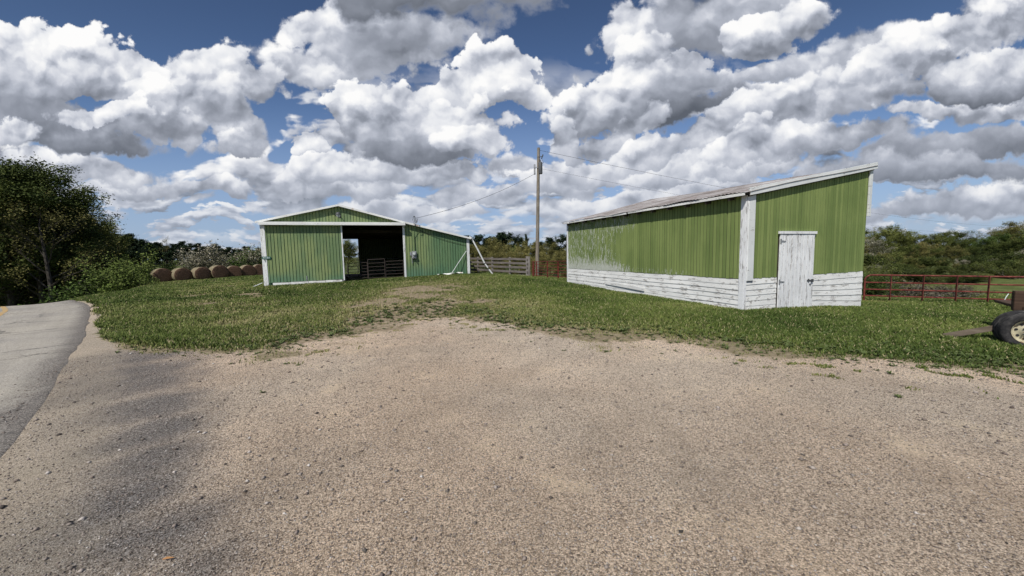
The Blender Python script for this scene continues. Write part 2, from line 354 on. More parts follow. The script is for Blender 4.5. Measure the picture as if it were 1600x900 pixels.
# dark, oily gravel beside the road
dk = np.zeros(fxx.shape)
for a, b, r_, s_ in [(200,560,1.3,.8),(205,600,1.0,.9),(215,640,.75,.9),(225,680,.6,.9),(230,720,.5,.9),(180,575,1.0,.5),(165,620,.8,.5),(250,690,.5,.6),(215,770,.45,.9),(130,790,.45,.7),(90,840,.4,.8),(260,830,.45,.8),(320,890,.35,.7),(150,860,.35,.8),(40,895,.35,.7),(195,585,1.1,.9),(150,700,.5,.4),(60,870,.4,.6),(200,870,.3,.7),(300,760,.4,.4),(330,850,.35,.4)]:
    q = G(a, b); dk = np.maximum(dk, s_ * np.exp(-((fxx - q.x) ** 2 + (fyy - q.y) ** 2) / (r_ * r_)))
colattr(me, 'zone', np.stack([mg, mw, np.clip(dk, 0, 1)], -1))
colattr(me, 'zone2', np.stack([mfr, ss(-1.5, -.2, mro) * ss(.6, -.2, mro), ss(50, 75, fyy)], -1))

def m_ground(n):
    p = n.coord('Object'); z = n.attr('zone'); g_, w_, d_ = n.sep(z); fr, rs, far = n.sep(n.attr('zone2'))
    # gravel
    wv = n.v('ADD', p, n.v('SCALE', n.noise(p, 40, 2, col=True), 0.012))
    c1 = n.vor(wv, 112, 'F1', 'Color'); c1x, c1y, c1z = n.sep(c1)
    d1 = n.vor(wv, 112, 'F1', 'Distance')
    c2x, c2y, _ = n.sep(n.vor(p, 170, 'F1', 'Color')); d2 = n.vor(p, 170, 'F1', 'Distance')
    nz = n.mr(n.add(n.mul(n.noise(p, 165, 3, .75), .62), n.mul(n.noise(p, 60, 2, .6), .38)), .32, .68, smooth=False); tone = n.add(n.add(n.mul(c1x, .30), n.mul(c2x, .25)), n.mul(nz, .45))
    grav = n.ramp(tone, [(0.18, (.065, .050, .040)), (.34, (.30, .245, .195)), (.48, (.61, .515, .42)), (.62, (.92, .79, .66)), (.84, (1.0, .93, .83))])
    grav = n.mix(n.mul(c1y, .22), grav, (.52, .42, .32))
    gap = n.mr(d1, .40, .70, 1.0, .70); grav = n.mix(1.0, grav, n.com(gap, gap, gap), 'MULTIPLY')
    b1_ = n.noise(p, .55, 5, .6); b2_ = n.noise(p, 2.3, 4, .6); b3_ = n.noise(p, 0.22, 3, .5)
    pale_ = n.mr(n.noise(p, .16, 2, .5), .40, .62, .90, 1.12); grav = n.mix(1.0, grav, n.com(pale_, pale_, n.mul(pale_, .985)), 'MULTIPLY')  # broad random patches of paler and darker gravel
    trk = None
    for cx_, cy_, rr_ in ((13.0, -6.0, 15.2), (13.0, -6.0, 16.9), (-3.0, -9.0, 13.6), (-3.0, -9.0, 15.3), (22.0, 2.0, 19.0), (22.0, 2.0, 20.7), (-16.0, -5.0, 14.6), (-16.0, -5.0, 16.2)):
        dd_ = n.m('ABSOLUTE', n.sub(n.v('LENGTH', n.v('SUBTRACT', n.v('MULTIPLY', p, (1, 1, 0)), (cx_, cy_, 0))), rr_))
        b_ = n.mr(n.add(dd_, n.mul(n.sub(b2_, .5), .5)), .34, .06); trk = b_ if trk is None else n.mx(trk, b_)
    trk = n.mul(trk, n.mr(n.noise(p, .35, 3, .5), .40, .60, .15, 1.0))
    tk_ = n.mr(trk, 0, 1, 1.0, .93); grav = n.mix(1.0, grav, n.com(tk_, tk_, tk_), 'MULTIPLY'); grav = n.mix(n.mul(trk, .20), grav, (.40, .335, .265))
    sand = n.mul(n.mr(b2_, .50, .70), n.mr(b1_, .45, .62))
    grav = n.mix(n.mul(sand, .60), grav, (.62, .53, .40))
    v_ = n.mr(n.add(n.mul(b1_, .6), n.mul(b2_, .4)), .33, .68, .84, 1.14, smooth=False)
    grav = n.mix(1.0, grav, n.com(v_, v_, v_), 'MULTIPLY')
    grav = n.mix(1.0, grav, n.mix(n.mr(b3_, .4, .6), (1.05, 1.0, .95), (.99, 1.0, 1.0)), 'MULTIPLY')
    grav = n.mix(1.0, grav, (1.10, 1.06, 1.01), 'MULTIPLY')
    dd_ = n.mul(n.mr(n.add(d_, n.mul(n.sub(n.noise(p, 1.6, 6, .7), .5), .8)), .12, .85), .84)
    grav = n.mix(dd_, grav, n.mix(n.mr(tone, .25, .85), (.016, .015, .016), (.33, .32, .315)))
    # sandy strip of fines beside the asphalt
    st = n.mul(n.mr(n.add(rs, n.mul(n.sub(b2_, .5), 1.2)), .40, 1.0), .6)
    grav = n.mix(st, grav, n.mix(tone, (.24, .20, .15), (.60, .52, .41)))
    # soil and thatch under the grass
    s1 = n.noise(p, 9, 6, .7); s2 = n.noise(p, 1.1, 4, .6)
    dirt = n.ramp(s1, [(.3, (.13, .10, .062)), (.5, (.28, .22, .145)), (.7, (.46, .38, .27))])
    turf = n.ramp(n.add(n.mul(s1, .5), n.mul(s2, .5)), [(.32, (.040, .058, .014)), (.5, (.10, .125, .034)), (.68, (.20, .205, .08))])
    meadow = n.ramp(n.add(n.mul(n.noise(p, 2.6, 6, .7), .5), n.mul(n.noise(p, .12, 3, .6), .5)), [(.35, (.045, .060, .018)), (.55, (.085, .105, .032)), (.7, (.15, .15, .07))])
    turf = n.mix(far, turf, meadow)
    bare = n.mr(n.add(w_, n.mul(n.sub(s2, .5), .5)), .25, .62)
    bare = n.mx(bare, n.mul(n.mr(n.add(fr, n.mul(n.sub(s1, .5), 1.6)), .75, .05), .85))
    gcol = n.mix(bare, turf, dirt)
    gm = n.mr(n.add(g_, n.mul(n.sub(n.noise(p, 5, 6, .7), .5), .8)), .20, .55)
    col = n.mix(gm, grav, gcol)
    h = n.add(n.mul(n.sub(.6, d1), n.mul(.35, n.sub(1.0, gm))), n.add(n.mul(n.sub(.6, d2), .25), n.mul(n.mul(s1, gm), 2.0)))
    h = n.add(n.add(h, n.mul(c1z, .25)), n.mul(nz, n.mul(.9, n.sub(1.0, gm))))
    return col, n.bump(h, .9, .011)
gm_ = material('ground', m_ground, .9, spec=.15)
me.materials.append(gm_)
ground = bpy.data.objects.new('ground', me); COL.objects.link(ground); ground['kind'] = 'structure'

# ------------------------------------------------------------------ road
rv, rf = [], []
_q = G(13, 485); ROADN = float(road_off(np.array([_q.x]), np.array([_q.y]))[0])
offs = [-.06, 0, .4, 1.2, 2.0, 2.5, 3.1, 4.0, 4.8, ROADW, ROADW + .06]
for i, (p, t) in enumerate(zip(RC, RT)):
    nn = Vector((-t.y, t.x))
    for k_, o_ in enumerate(offs):
        jit = (0.09 * (float(vnoise(p.x, p.y, .45, 21)) - .5) + .05 * (float(vnoise(p.x, p.y, 1.7, 22)) - .5)) if k_ < 2 else 0
        q = p + nn * (o_ + jit); z_ = tz(q.x, q.y) + (0.028 if 0 < k_ < len(offs) - 1 else -0.03)
        rv.append((q.x, q.y, z_))
m_ = len(offs)
for i in range(len(RC) - 1):
    for k_ in range(m_ - 1): rf += [i * m_ + k_, (i + 1) * m_ + k_, (i + 1) * m_ + k_ + 1, i * m_ + k_ + 1][::-1]
me = mesh_np('road', rv, rf, 4); me.polygons.foreach_set('use_smooth', np.ones(len(me.polygons), bool))
uvc = np.array([[offs[k_], i * .4, 0] for i in range(len(RC)) for k_ in range(m_)], np.float32)
colattr(me, 'along', uvc)
def m_road(n):
    p = n.coord('Object'); across, along, _ = n.sep(n.attr('along'))
    f = n.noise(p, 160, 3, .7); sp = n.vor(p, 110, 'F1', 'Color'); sx, _, _ = n.sep(sp)
    base = n.ramp(n.add(n.mul(f, .4), n.mul(sx, .6)), [(.1, (.22, .20, .17)), (.5, (.37, .345, .30)), (.9, (.55, .51, .44))])
    b_ = n.noise(p, .7, 5, .6)
    base = n.mix(1.0, base, n.ramp(b_, [(.3, (.80, .80, .82)), (.7, (1.12, 1.1, 1.06))]), 'MULTIPLY')
    streak = n.noise(n.com(n.mul(across, 2.2), n.mul(along, .12), 0.0), 1.5, 4, .6)
    base = n.mix(1.0, base, n.ramp(streak, [(.3, (.86, .86, .86)), (.7, (1.1, 1.1, 1.1))]), 'MULTIPLY')
    ck = n.vor(n.v('ADD', p, n.v('SCALE', n.noise(p, 3.0, 5, .7, col=True), .55)), .42, 'DISTANCE_TO_EDGE', 'Distance')
    crack = n.mul(n.mr(ck, .014, .003), n.mr(n.noise(p, .5, 2), .44, .56))
    base = n.mix(n.mul(crack, .75), base, (.05, .05, .05))
    sp2 = n.mul(n.mr(n.noise(n.v('MULTIPLY', p, (1, 1, 1)), 1.3, 5, .7), .64, .74), .35)
    base = n.mix(sp2, base, (.12, .12, .12))
    ed = n.mr(n.add(across, n.mul(n.sub(n.noise(p, 2.5, 5, .7), .5), .9)), .35, -.02)
    base = n.mix(n.mul(ed, .8), base, n.ramp(sx, [(0, (.06, .055, .05)), (.6, (.24, .21, .18)), (1, (.45, .40, .35))]))
    return base, n.bump(n.add(n.mul(f, .5), sx), .35, .004)
me.materials.append(material('asphalt', m_road, .88, spec=.2))
road = bpy.data.objects.new('road', me); COL.objects.link(road); road['kind'] = 'structure'
rv, rf = [], []
for i, (p, t) in enumerate(zip(RC, RT)):
    nn = Vector((-t.y, t.x))
    for o_ in (ROADN, ROADN + .12):
        q = p + nn * o_; rv.append((q.x, q.y, tz(q.x, q.y) + 0.034))
for i in range(len(RC) - 1): rf += [2 * i, 2 * i + 1, 2 * i + 3, 2 * i + 2]
me = mesh_np('road_line', rv, rf, 4)
def m_line(n):
    p = n.coord('Object'); return n.mix(n.mr(n.noise(p, 9, 5, .75), .42, .62), (.55, .33, .09), (.36, .32, .25))
me.materials.append(material('road_paint', m_line, .8))
o_ = bpy.data.objects.new('road_marking', me); COL.objects.link(o_); o_['kind'] = 'structure'
# ------------------------------------------------------------------ object helpers
class MB:
    def __init__(s): s.v = []; s.f = []
    def box(s, c, size, rot=None, M=None):
        c = Vector(c); i = len(s.v); hx, hy, hz = [a / 2 for a in size]
        for dz in (-hz, hz):
            for dx, dy in ((-hx, -hy), (hx, -hy), (hx, hy), (-hx, hy)):
                q = Vector((dx, dy, dz)); q = (rot @ q if rot else q) + c; s.v.append(M @ q if M else q)
        s.f += [(i, i+3, i+2, i+1), (i+4, i+5, i+6, i+7), (i, i+1, i+5, i+4), (i+1, i+2, i+6, i+5), (i+2, i+3, i+7, i+6), (i+3, i, i+4, i+7)]
        return s
    def b(s, x0, x1, y0, y1, z0, z1):
        return s.box(((x0+x1)/2, (y0+y1)/2, (z0+z1)/2), (abs(x1-x0), abs(y1-y0), abs(z1-z0)))
    def bar(s, p0, p1, w, h, up=(0, 0, 1)):
        p0, p1 = Vector(p0), Vector(p1); d = p1 - p0; x = d.normalized(); up = Vector(up)
        y = up.cross(x)
        if y.length < 1e-4: y = Vector((0, 1, 0)).cross(x)
        y.normalize(); z = x.cross(y); m = Matrix((x, y, z)).transposed()
        return s.box((p0 + p1) / 2, (d.length, w, h), m)
    def tube(s, pts, r, n=8, cap=True):
        pts = [Vector(p) for p in pts]; rs = r if hasattr(r, '__len__') else [r] * len(pts); i0 = len(s.v)
        ref = None
        for k, p in enumerate(pts):
            d = (pts[min(k + 1, len(pts) - 1)] - pts[max(k - 1, 0)]).normalized()
            if ref is None: ref = Vector((0, 0, 1)) if abs(d.z) < .9 else Vector((1, 0, 0))
            a = (ref - d * ref.dot(d)).normalized(); b = d.cross(a); ref = a
            for j in range(n):
                t = 2 * PI * j / n; s.v.append(p + (a * math.cos(t) + b * math.sin(t)) * rs[k])
        for k in range(len(pts) - 1):
            for j in range(n):
                j2 = (j + 1) % n; s.f.append((i0 + k*n + j, i0 + k*n + j2, i0 + (k+1)*n + j2, i0 + (k+1)*n + j))
        if cap:
            s.f.append(tuple(i0 + j for j in range(n))[::-1]); s.f.append(tuple(i0 + (len(pts)-1)*n + j for j in range(n)))
        return s
    def prism(s, poly, y0, y1):
        """polygon in x,z extruded along y"""
        i = len(s.v); k = len(poly)
        for y in (y0, y1):
            for x, z in poly: s.v.append(Vector((x, y, z)))
        s.f.append(tuple(range(i, i + k))); s.f.append(tuple(range(i + k, i + 2*k))[::-1])
        for j in range(k): s.f.append((i + j, i + k + j, i + k + (j+1) % k, i + (j+1) % k))
        return s
    def lathe(s, prof, n=40, M=None):
        """profile of (r, h) about local z"""
        i0 = len(s.v)
        for r, h in prof:
            for j in range(n):
                t = 2*PI*j/n; q = Vector((r*math.cos(t), r*math.sin(t), h)); s.v.append(M @ q if M else q)
        for k in range(len(prof) - 1):
            for j in range(n):
                j2 = (j+1) % n; s.f.append((i0+k*n+j, i0+k*n+j2, i0+(k+1)*n+j2, i0+(k+1)*n+j))
        return s
    def build(s, name, mat, parent=None, smooth=False, bevel=0):
        me = bpy.data.meshes.new(name); me.from_pydata([tuple(v) for v in s.v], [], s.f); me.update()
        bm = bmesh.new(); bm.from_mesh(me); bmesh.ops.recalc_face_normals(bm, faces=bm.faces)
        if bevel: bmesh.ops.bevel(bm, geom=list(bm.edges), offset=bevel, segments=1, affect='EDGES', clamp_overlap=True)
        bm.to_mesh(me); bm.free()
        if smooth:
            me.polygons.foreach_set('use_smooth', np.ones(len(me.polygons), bool)); me.set_sharp_from_angle(angle=R_(50))
        me.materials.append(mat); o = bpy.data.objects.new(name, me); COL.objects.link(o)
        if parent: o.parent = parent
        return o
def tag(o, label, cat, group=None):
    o['label'] = label; o['category'] = cat
    if group: o['group'] = group
    return o
def thing(name, label, cat, loc=(0, 0, 0), rotz=0, group=None):
    o = bpy.data.objects.new(name, None); o.empty_display_size = .2; COL.objects.link(o)
    o.location = loc; o.rotation_euler = (0, 0, rotz); return tag(o, label, cat, group)
def kids(o): return [c for c in ALLKIDS.get(o.name, [])]
def copy_tree(o, parent=None):
    c = o.copy(); COL.objects.link(c)
    if parent is not None: c.parent = parent
    for ch in [x for x in o.children]: copy_tree(ch, c)
    return c

# ------------------------------------------------------------------ materials
def wear(n, p, sc=1.0, lo=.85, hi=1.1):
    return n.ramp(n.noise(p, sc, 5, .6), [(.3, (lo, lo, lo)), (.7, (hi, hi, hi))])
def m_barn(n):
    p = n.coord('Object'); x, y, z = n.sep(p)
    pv = n.v('MULTIPLY', p, (1, 1, .22))
    a_ = n.noise(pv, 1.3, 5, .6); bl = n.noise(p, .55, 3, .5)
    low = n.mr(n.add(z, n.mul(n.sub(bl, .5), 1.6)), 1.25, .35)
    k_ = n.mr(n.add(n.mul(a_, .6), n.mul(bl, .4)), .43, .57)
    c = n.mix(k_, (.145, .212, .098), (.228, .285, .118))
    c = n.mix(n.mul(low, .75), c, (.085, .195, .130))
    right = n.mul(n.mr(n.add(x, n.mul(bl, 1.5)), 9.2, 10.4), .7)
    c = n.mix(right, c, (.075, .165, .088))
    st = n.mr(n.noise(n.v('MULTIPLY', p, (9, 9, .35)), 1.0, 5, .7), .52, .72)
    c = n.mix(n.mul(st, .28), c, (.30, .36, .24))
    dirt = n.mr(n.noise(n.v('MULTIPLY', p, (4.3, 4.3, .5)), 1.7, 4, .6), .52, .68)
    c = n.mix(n.mul(dirt, .30), c, (.07, .13, .07))
    return c, n.bump(n.noise(p, 3, 3), .25, .02)
M_BARN = material('green_ribbed_sheet', m_barn, .62, spec=.25)
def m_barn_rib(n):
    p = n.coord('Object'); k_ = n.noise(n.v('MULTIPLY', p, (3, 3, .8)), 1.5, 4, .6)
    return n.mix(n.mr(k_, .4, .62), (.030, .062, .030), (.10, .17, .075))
M_RIB = material('dark_green_rib_shade', m_barn_rib, .7, spec=.2)  # shadow sides of the ribs painted in as a darker green
def mk_white(wear_amt, rust=0.0, tint=(.74, .76, .75), vert=False, dirty=(.30, .28, .25)):
    def fn(n):
        p = n.coord('Object'); sc = (6, 6, .8) if vert else (1, 1, 5)
        a_ = n.noise(n.v('MULTIPLY', p, sc), 2.2, 6, .68); b_ = n.noise(p, 1.1, 4, .6)
        f_ = n.noise(n.v('MULTIPLY', p, sc), 9, 5, .75)
        c = n.mix(n.mr(b_, .35, .65), tint, tuple(t * .88 for t in tint))
        pe = n.mr(n.add(n.mul(a_, .6), n.mul(f_, .4)), .60 - .13 * wear_amt, .65 - .12 * wear_amt)
        c = n.mix(n.mul(pe, .85), c, n.mix(n.noise(p, 30, 3), dirty, (.20, .18, .16)))
        if rust: c = n.mix(n.mul(n.mr(n.noise(p, 2.4, 5, .7), .60, .68), rust), c, (.32, .13, .04))
        return c, n.bump(n.add(a_, pe), .3, .006)
    return fn
M_WHITE = material('white_trim_paint', mk_white(.25), .55)
M_WHITE_V = material('white_trim_paint_upright', mk_white(.5, 0.25, vert=True), .6)
M_TRACK = material('white_track_cover', mk_white(.15, .55, (.80, .81, .78)), .5)
M_PEEL = material('white_peeling_boards', mk_white(.55, 0, (.83, .83, .80), dirty=(.42, .40, .37)), .75)
M_PEEL_V = material('white_peeling_planks', mk_white(.52, 0, (.83, .84, .84), vert=True, dirty=(.42, .41, .39)), .75)
def m_wood(c0, c1, c2, vert=True, s_=1.0):
    def fn(n):
        p = n.coord('Object')
        g_ = n.noise(n.v('MULTIPLY', p, (14 * s_, 14 * s_, 1.2) if vert else (1.0, 1.0, 16 * s_)), 1.5, 6, .7)
        b_ = n.noise(p, 2, 3)
        return n.ramp(n.add(n.mul(g_, .7), n.mul(b_, .3)), [(.3, c0), (.5, c1), (.72, c2)]), n.bump(g_, .5, .006)
    return fn
M_POLE = material('weathered_pole_wood', m_wood((.10, .085, .065), (.22, .19, .15), (.38, .34, .29)), .9)
M_FENCE = material('grey_fence_wood', m_wood((.055, .048, .044), (.15, .132, .12), (.30, .27, .245), False), .9)
M_POST = material('grey_post_wood', m_wood((.09, .08, .07), (.22, .20, .18), (.40, .38, .35)), .9)
M_BROWN = material('brown_old_timber', m_wood((.020, .012, .008), (.065, .038, .024), (.13, .085, .055), False), .85)
M_PLANK = material('grey_brown_plank', m_wood((.05, .040, .03), (.12, .095, .07), (.23, .19, .145), False, .5), .9)
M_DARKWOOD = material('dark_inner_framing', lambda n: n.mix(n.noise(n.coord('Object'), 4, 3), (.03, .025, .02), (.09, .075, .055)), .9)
def m_red(n):
    p = n.coord('Object'); a_ = n.noise(p, 7, 5, .7)
    return n.ramp(a_, [(.35, (.07, .018, .014)), (.52, (.17, .036, .027)), (.68, (.26, .09, .065))])
M_RED = material('faded_red_pipe', m_red, .6)
M_GALV = material('dull_galvanised_steel', lambda n: n.mix(n.noise(n.coord('Object'), 12, 4, .6), (.22, .23, .24), (.42, .43, .44)), .55, .35)
M_STEEL_DK = material('dark_grey_steel', lambda n: n.mix(n.noise(n.coord('Object'), 12, 4, .6), (.05, .055, .06), (.12, .125, .13)), .6, .2)
M_GATEDK = material('shade_darkened_pipe', lambda n: n.mix(n.noise(n.coord('Object'), 12, 4, .6), (.030, .022, .020), (.085, .068, .062)), .7)  # barn shade put into the colour, since direct sun made these gates too pale
M_CABLE = material('black_cable', lambda n: (.02, .02, .02), .6)
M_BLACK = material('black_hole_shade', lambda n: (.025, .025, .03), .5)
M_GREENSIGN = material('green_sign_face', lambda n: n.mix(n.noise(n.coord('Object'), 20, 3), (.010, .085, .065), (.018, .12, .09)), .45)
M_LETTER = material('white_reflective_lettering', lambda n: n.mix(n.noise(n.coord('Object'), 60, 2), (.62, .70, .66), (.75, .80, .78)), .5)
M_LAMPGLASS = material('frosted_lamp_glass', lambda n: n.mix(n.noise(n.coord('Object'), 8, 2), (.45, .5, .48), (.6, .64, .62)), .3)
def m_shed(peel):
    def fn(n):
        p = n.coord('Object'); x, y, z = n.sep(p)
        a_ = n.noise(n.v('MULTIPLY', p, (7, 7, .5)), 1.0, 5, .65); b_ = n.noise(p, .7, 4, .6)
        br, gr, _ = n.sep(n.attr('board'))
        c = n.mix(n.mr(n.add(n.add(n.mul(a_, .35), n.mul(b_, .45)), n.mul(br, .2)), .36, .64), (.150, .205, .062), (.230, .290, .094))
        c = n.mix(n.mul(gr, .95), c, (.012, .02, .008))
        dd_ = n.mr(n.noise(n.v('MULTIPLY', p, (3, 3, 1.2)), 1.3, 5, .7), .55, .70)
        c = n.mix(n.mul(dd_, .16), c, (.085, .14, .06))
        if peel:
            far = n.mr(y, 4.6, 6.8)
            base = n.mul(n.mr(z, 1.7, 1.0), n.mr(y, 4.0, 5.6))
            top = n.mul(n.mul(n.mr(z, 2.1, 2.9), n.mr(y, 4.0, 4.9)), n.mr(y, 6.4, 5.2))
            f_ = n.noise(n.v('MULTIPLY', p, (16, 16, 2.6)), 1.6, 6, .78)
            amt = n.add(n.add(n.mul(far, .105), n.mul(base, .10)), n.add(n.mul(top, .12), n.mul(n.mul(n.mr(z, 1.25, .95), n.mr(y, .8, 2.4)), .085)))
            pk = n.mr(f_, n.sub(.645, amt), n.sub(.675, amt))
            grey = n.mix(n.noise(p, 9, 4, .7), (.24, .27, .20), (.66, .67, .62))
            c = n.mix(n.mul(pk, n.mr(amt, .02, .08, 0.0, .95)), c, grey)
        return c, n.bump(n.add(a_, n.noise(p, 6, 3)), .25, .006)
    return fn
M_SHED = material('green_board_paint', m_shed(False), .68, spec=.25)
M_SHEDP = material('green_board_paint_flaking', m_shed(True), .72, spec=.25)
def m_roof(n):
    p = n.coord('Object'); a_ = n.noise(n.v('MULTIPLY', p, (1, 6, 1)), 1.8, 6, .7); b_ = n.noise(p, .8, 4)
    c = n.ramp(n.add(n.mul(a_, .6), n.mul(b_, .4)), [(.34, (.10, .075, .065)), (.46, (.24, .21, .195)), (.58, (.44, .42, .41)), (.70, (.62, .61, .60))])
    r_ = n.mr(n.noise(p, 1.7, 5, .7), .60, .70)
    return n.mix(n.mul(r_, .45), c, (.22, .08, .055)), n.bump(a_, .3, .01)
M_ROOF = material('rusty_whitewashed_roof', m_roof, .8)
M_ROOFB = material('grey_green_roof_sheet', lambda n: n.mix(n.noise(n.coord('Object'), 1.5, 4), (.22, .24, .23), (.38, .40, .38)), .5, .1)
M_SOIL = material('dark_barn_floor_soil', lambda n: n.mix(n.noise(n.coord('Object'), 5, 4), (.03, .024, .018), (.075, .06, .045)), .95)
# ------------------------------------------------------------------ green barn (local x along the front, y to the back, z is world height)
BA = R_(16); BO = Vector((-13.85, 20.7, 0))
barn = thing('barn', 'low green ribbed metal barn with sliding door half open and white trim', 'barn', BO, BA)
BD = 12.0; BW = 11.58; RX, RZ = 4.05, 4.70        # depth, width, ridge
def roofz(x): return 3.78 + (RZ - 3.78) * x / RX if x < RX else RZ - (x - RX) * (RZ - 3.74) / (7.67 - RX) if x < 7.67 else 3.74 - (x - 7.67) * (3.74 - 2.78) / (BW - 7.67)
def sheet(x0, x1, zb, zt, y=0.0, step=.165, inward=1):
    """ribbed steel sheet facing -y; zb, zt are functions of x. returns (flat sheet, ribs)"""
    A, B = MB(), MB(); x = x0; sgn = -inward
    while x < x1 - 1e-4:
        xe = min(x + step, x1); cuts_ = [x, xe]
        for k in (RX, 7.67):
            if x < k < xe and callable(zt): cuts_ = [x, k, xe]
        for a, b in zip(cuts_[:-1], cuts_[1:]):
            i = len(A.v); A.v += [Vector((a, y, zb(a))), Vector((b, y, zb(b))), Vector((b, y, zt(b))), Vector((a, y, zt(a)))]; A.f.append((i, i+1, i+2, i+3))
        w = .017; xm = min(x + step * .5, x1 - .03)
        for cx, ww, hh in ((xm, .014, .020), ):
            z0, z1 = zb(cx) + .002, min(zt(cx - ww), zt(cx + ww)) - .004
            if z1 - z0 < .05: continue
            i = len(B.v)
            for zz in (z0, z1):
                B.v += [Vector((cx - ww, y + sgn*.001, zz)), Vector((cx - ww*.45, y + sgn*hh, zz)), Vector((cx + ww*.45, y + sgn*hh, zz)), Vector((cx + ww, y + sgn*.001, zz))]
            for j in range(3): B.f.append((i+j, i+j+1, i+j+5, i+j+4))
        x = xe
    return A, B
def cladding(name, *a, parent=None, M=None, **k):
    A, B = sheet(*a, **k)
    if M is not None: A.v = [M @ v for v in A.v]; B.v = [M @ v for v in B.v]
    nf_ = len(A.f); k0 = len(A.v); A.v += B.v; A.f += [tuple(i + k0 for i in f) for f in B.f]
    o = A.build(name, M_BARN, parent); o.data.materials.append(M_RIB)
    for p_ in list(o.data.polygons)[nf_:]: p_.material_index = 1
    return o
C_ = lambda c: (lambda x: c)
gl = lambda x: .12 + .37 * x / BW
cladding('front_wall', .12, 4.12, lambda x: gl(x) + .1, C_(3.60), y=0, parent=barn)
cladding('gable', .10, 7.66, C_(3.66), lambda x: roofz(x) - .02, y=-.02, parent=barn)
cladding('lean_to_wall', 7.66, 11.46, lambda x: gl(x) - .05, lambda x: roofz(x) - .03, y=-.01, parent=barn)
# side and back walls
Ml = Matrix.Rotation(R_(90), 4, 'Z')
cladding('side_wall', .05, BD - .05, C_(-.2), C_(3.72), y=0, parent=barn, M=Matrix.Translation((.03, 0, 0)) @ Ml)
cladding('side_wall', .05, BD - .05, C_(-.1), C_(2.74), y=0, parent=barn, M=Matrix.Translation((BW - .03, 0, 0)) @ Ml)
for x0, x1, z0, z1 in ((0, 1.95, 0, 6), (1.95, 3.65, 3.58, 6), (3.65, BW, 0, 6)):
    cladding('back_wall', x0 + (.03 if x0 == 0 else 0), x1, C_(max(z0, -.2)), (lambda zz: (lambda x: min(zz, roofz(x) - .03)))(z1), y=BD, parent=barn)
# roof sheets
rf = MB()
for xa, xb in ((-.14, RX), (RX, 7.67), (7.67, BW + .12)):
    za, zb_ = roofz(max(xa, 0)) - (.03 if xa < 0 else 0), roofz(min(xb, BW)) - (.03 if xb > BW else 0)
    n_ = 3; L_ = Vector((xb - xa, 0, zb_ - za)); nn = Vector((-L_.z, 0, L_.x)).normalized() * .03
    i = len(rf.v); rf.v += [Vector((xa, -.22, za)), Vector((xb, -.22, zb_)), Vector((xb, BD + .2, zb_)), Vector((xa, BD + .2, za))]
    rf.v += [v + nn for v in rf.v[i:i+4]]
    rf.f += [(i, i+1, i+2, i+3), (i+4, i+5, i+6, i+7), (i, i+1, i+5, i+4), (i+2, i+3, i+7, i+6), (i+1, i+2, i+6, i+5), (i+3, i, i+4, i+7)]
rf.build('roof', M_ROOFB, barn)
fa = MB()
for xa, za, xb, zb_ in ((-.17, 3.72, RX, RZ + .01), (RX, RZ + .01, 7.67, 3.755), (7.67, 3.755, BW + .14, 2.76)):
    fa.bar((xa, -.24, za), (xb, -.24, zb_), .035, .105)
fa.build('rake_fascia', M_TRACK, barn, bevel=.004)
# sliding door
door = MB(); dz = lambda x: .36 + .03 * x / 4 + .03 * (x / 4)
D = cladding('sliding_door', .24, 4.12, lambda x: .37 + .020 * x, C_(3.56), y=-.13, parent=barn)
D.name = 'sliding_door'
e = MB(); e.b(4.10, 4.17, -.155, -.085, .38, 3.56); e.build('door_edge', M_WHITE_V, D); e = MB(); e.b(.19, .24, -.15, -.09, .28, 3.56); e.build('door_edge', M_WHITE_V, D)
hb = MB(); hb.b(2.15, 2.19, -.158, -.13, .36, .70); hb.b(2.15, 4.1, -.15, -.125, .335, .38); hb.build('door_strip', M_GALV, D)
tr = MB(); tr.b(.05, 7.72, -.42, -.12, 3.60, 3.735); tr.b(.05, 7.72, -.42, -.39, 3.56, 3.62); tr.build('track_cover', M_TRACK, barn, bevel=.006)
# trim boards
c = MB(); c.b(-.02, .19, -.06, .16, .05, 3.80); c.build('corner_trim', M_WHITE_V, barn, bevel=.004)
c = MB(); c.b(BW - .14, BW + .03, -.05, .12, .42, 2.76); c.build('corner_trim', M_WHITE_V, barn, bevel=.004)
c = MB(); c.b(7.54, 7.66, -.05, .10, .40, 3.56); c.build('door_jamb', M_WHITE_V, barn, bevel=.004)
c = MB()
for k in range(4): c.b(.45 + .9*k, .45 + .9*(k+1) - .02, -.17 - .012*(k % 2), .02, -.05 + .03*k, .355 + .02*(.45 + .9*k))
c.build('base_board', M_PEEL, barn)
# inner framing and floor
fr = MB()
for y in (2.6, 5.2, 7.8, 10.4):
    for x in (.25, 7.6, 11.3): fr.b(x - .07, x + .07, y - .07, y + .07, 0, roofz(x) - .12)
    for xa, xb in ((0.1, RX), (RX, 7.67), (7.67, BW - .1)): fr.bar((xa, y, roofz(xa) - .14), (xb, y, roofz(xb) - .14), .05, .18)
    fr.b(.1, 7.6, y - .03, y + .03, 3.3, 3.5)
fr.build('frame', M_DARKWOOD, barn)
fl = MB(); fl.b(.2, BW - .2, .35, BD - .1, -.35, .30); fl.build('floor', M_SOIL, barn)
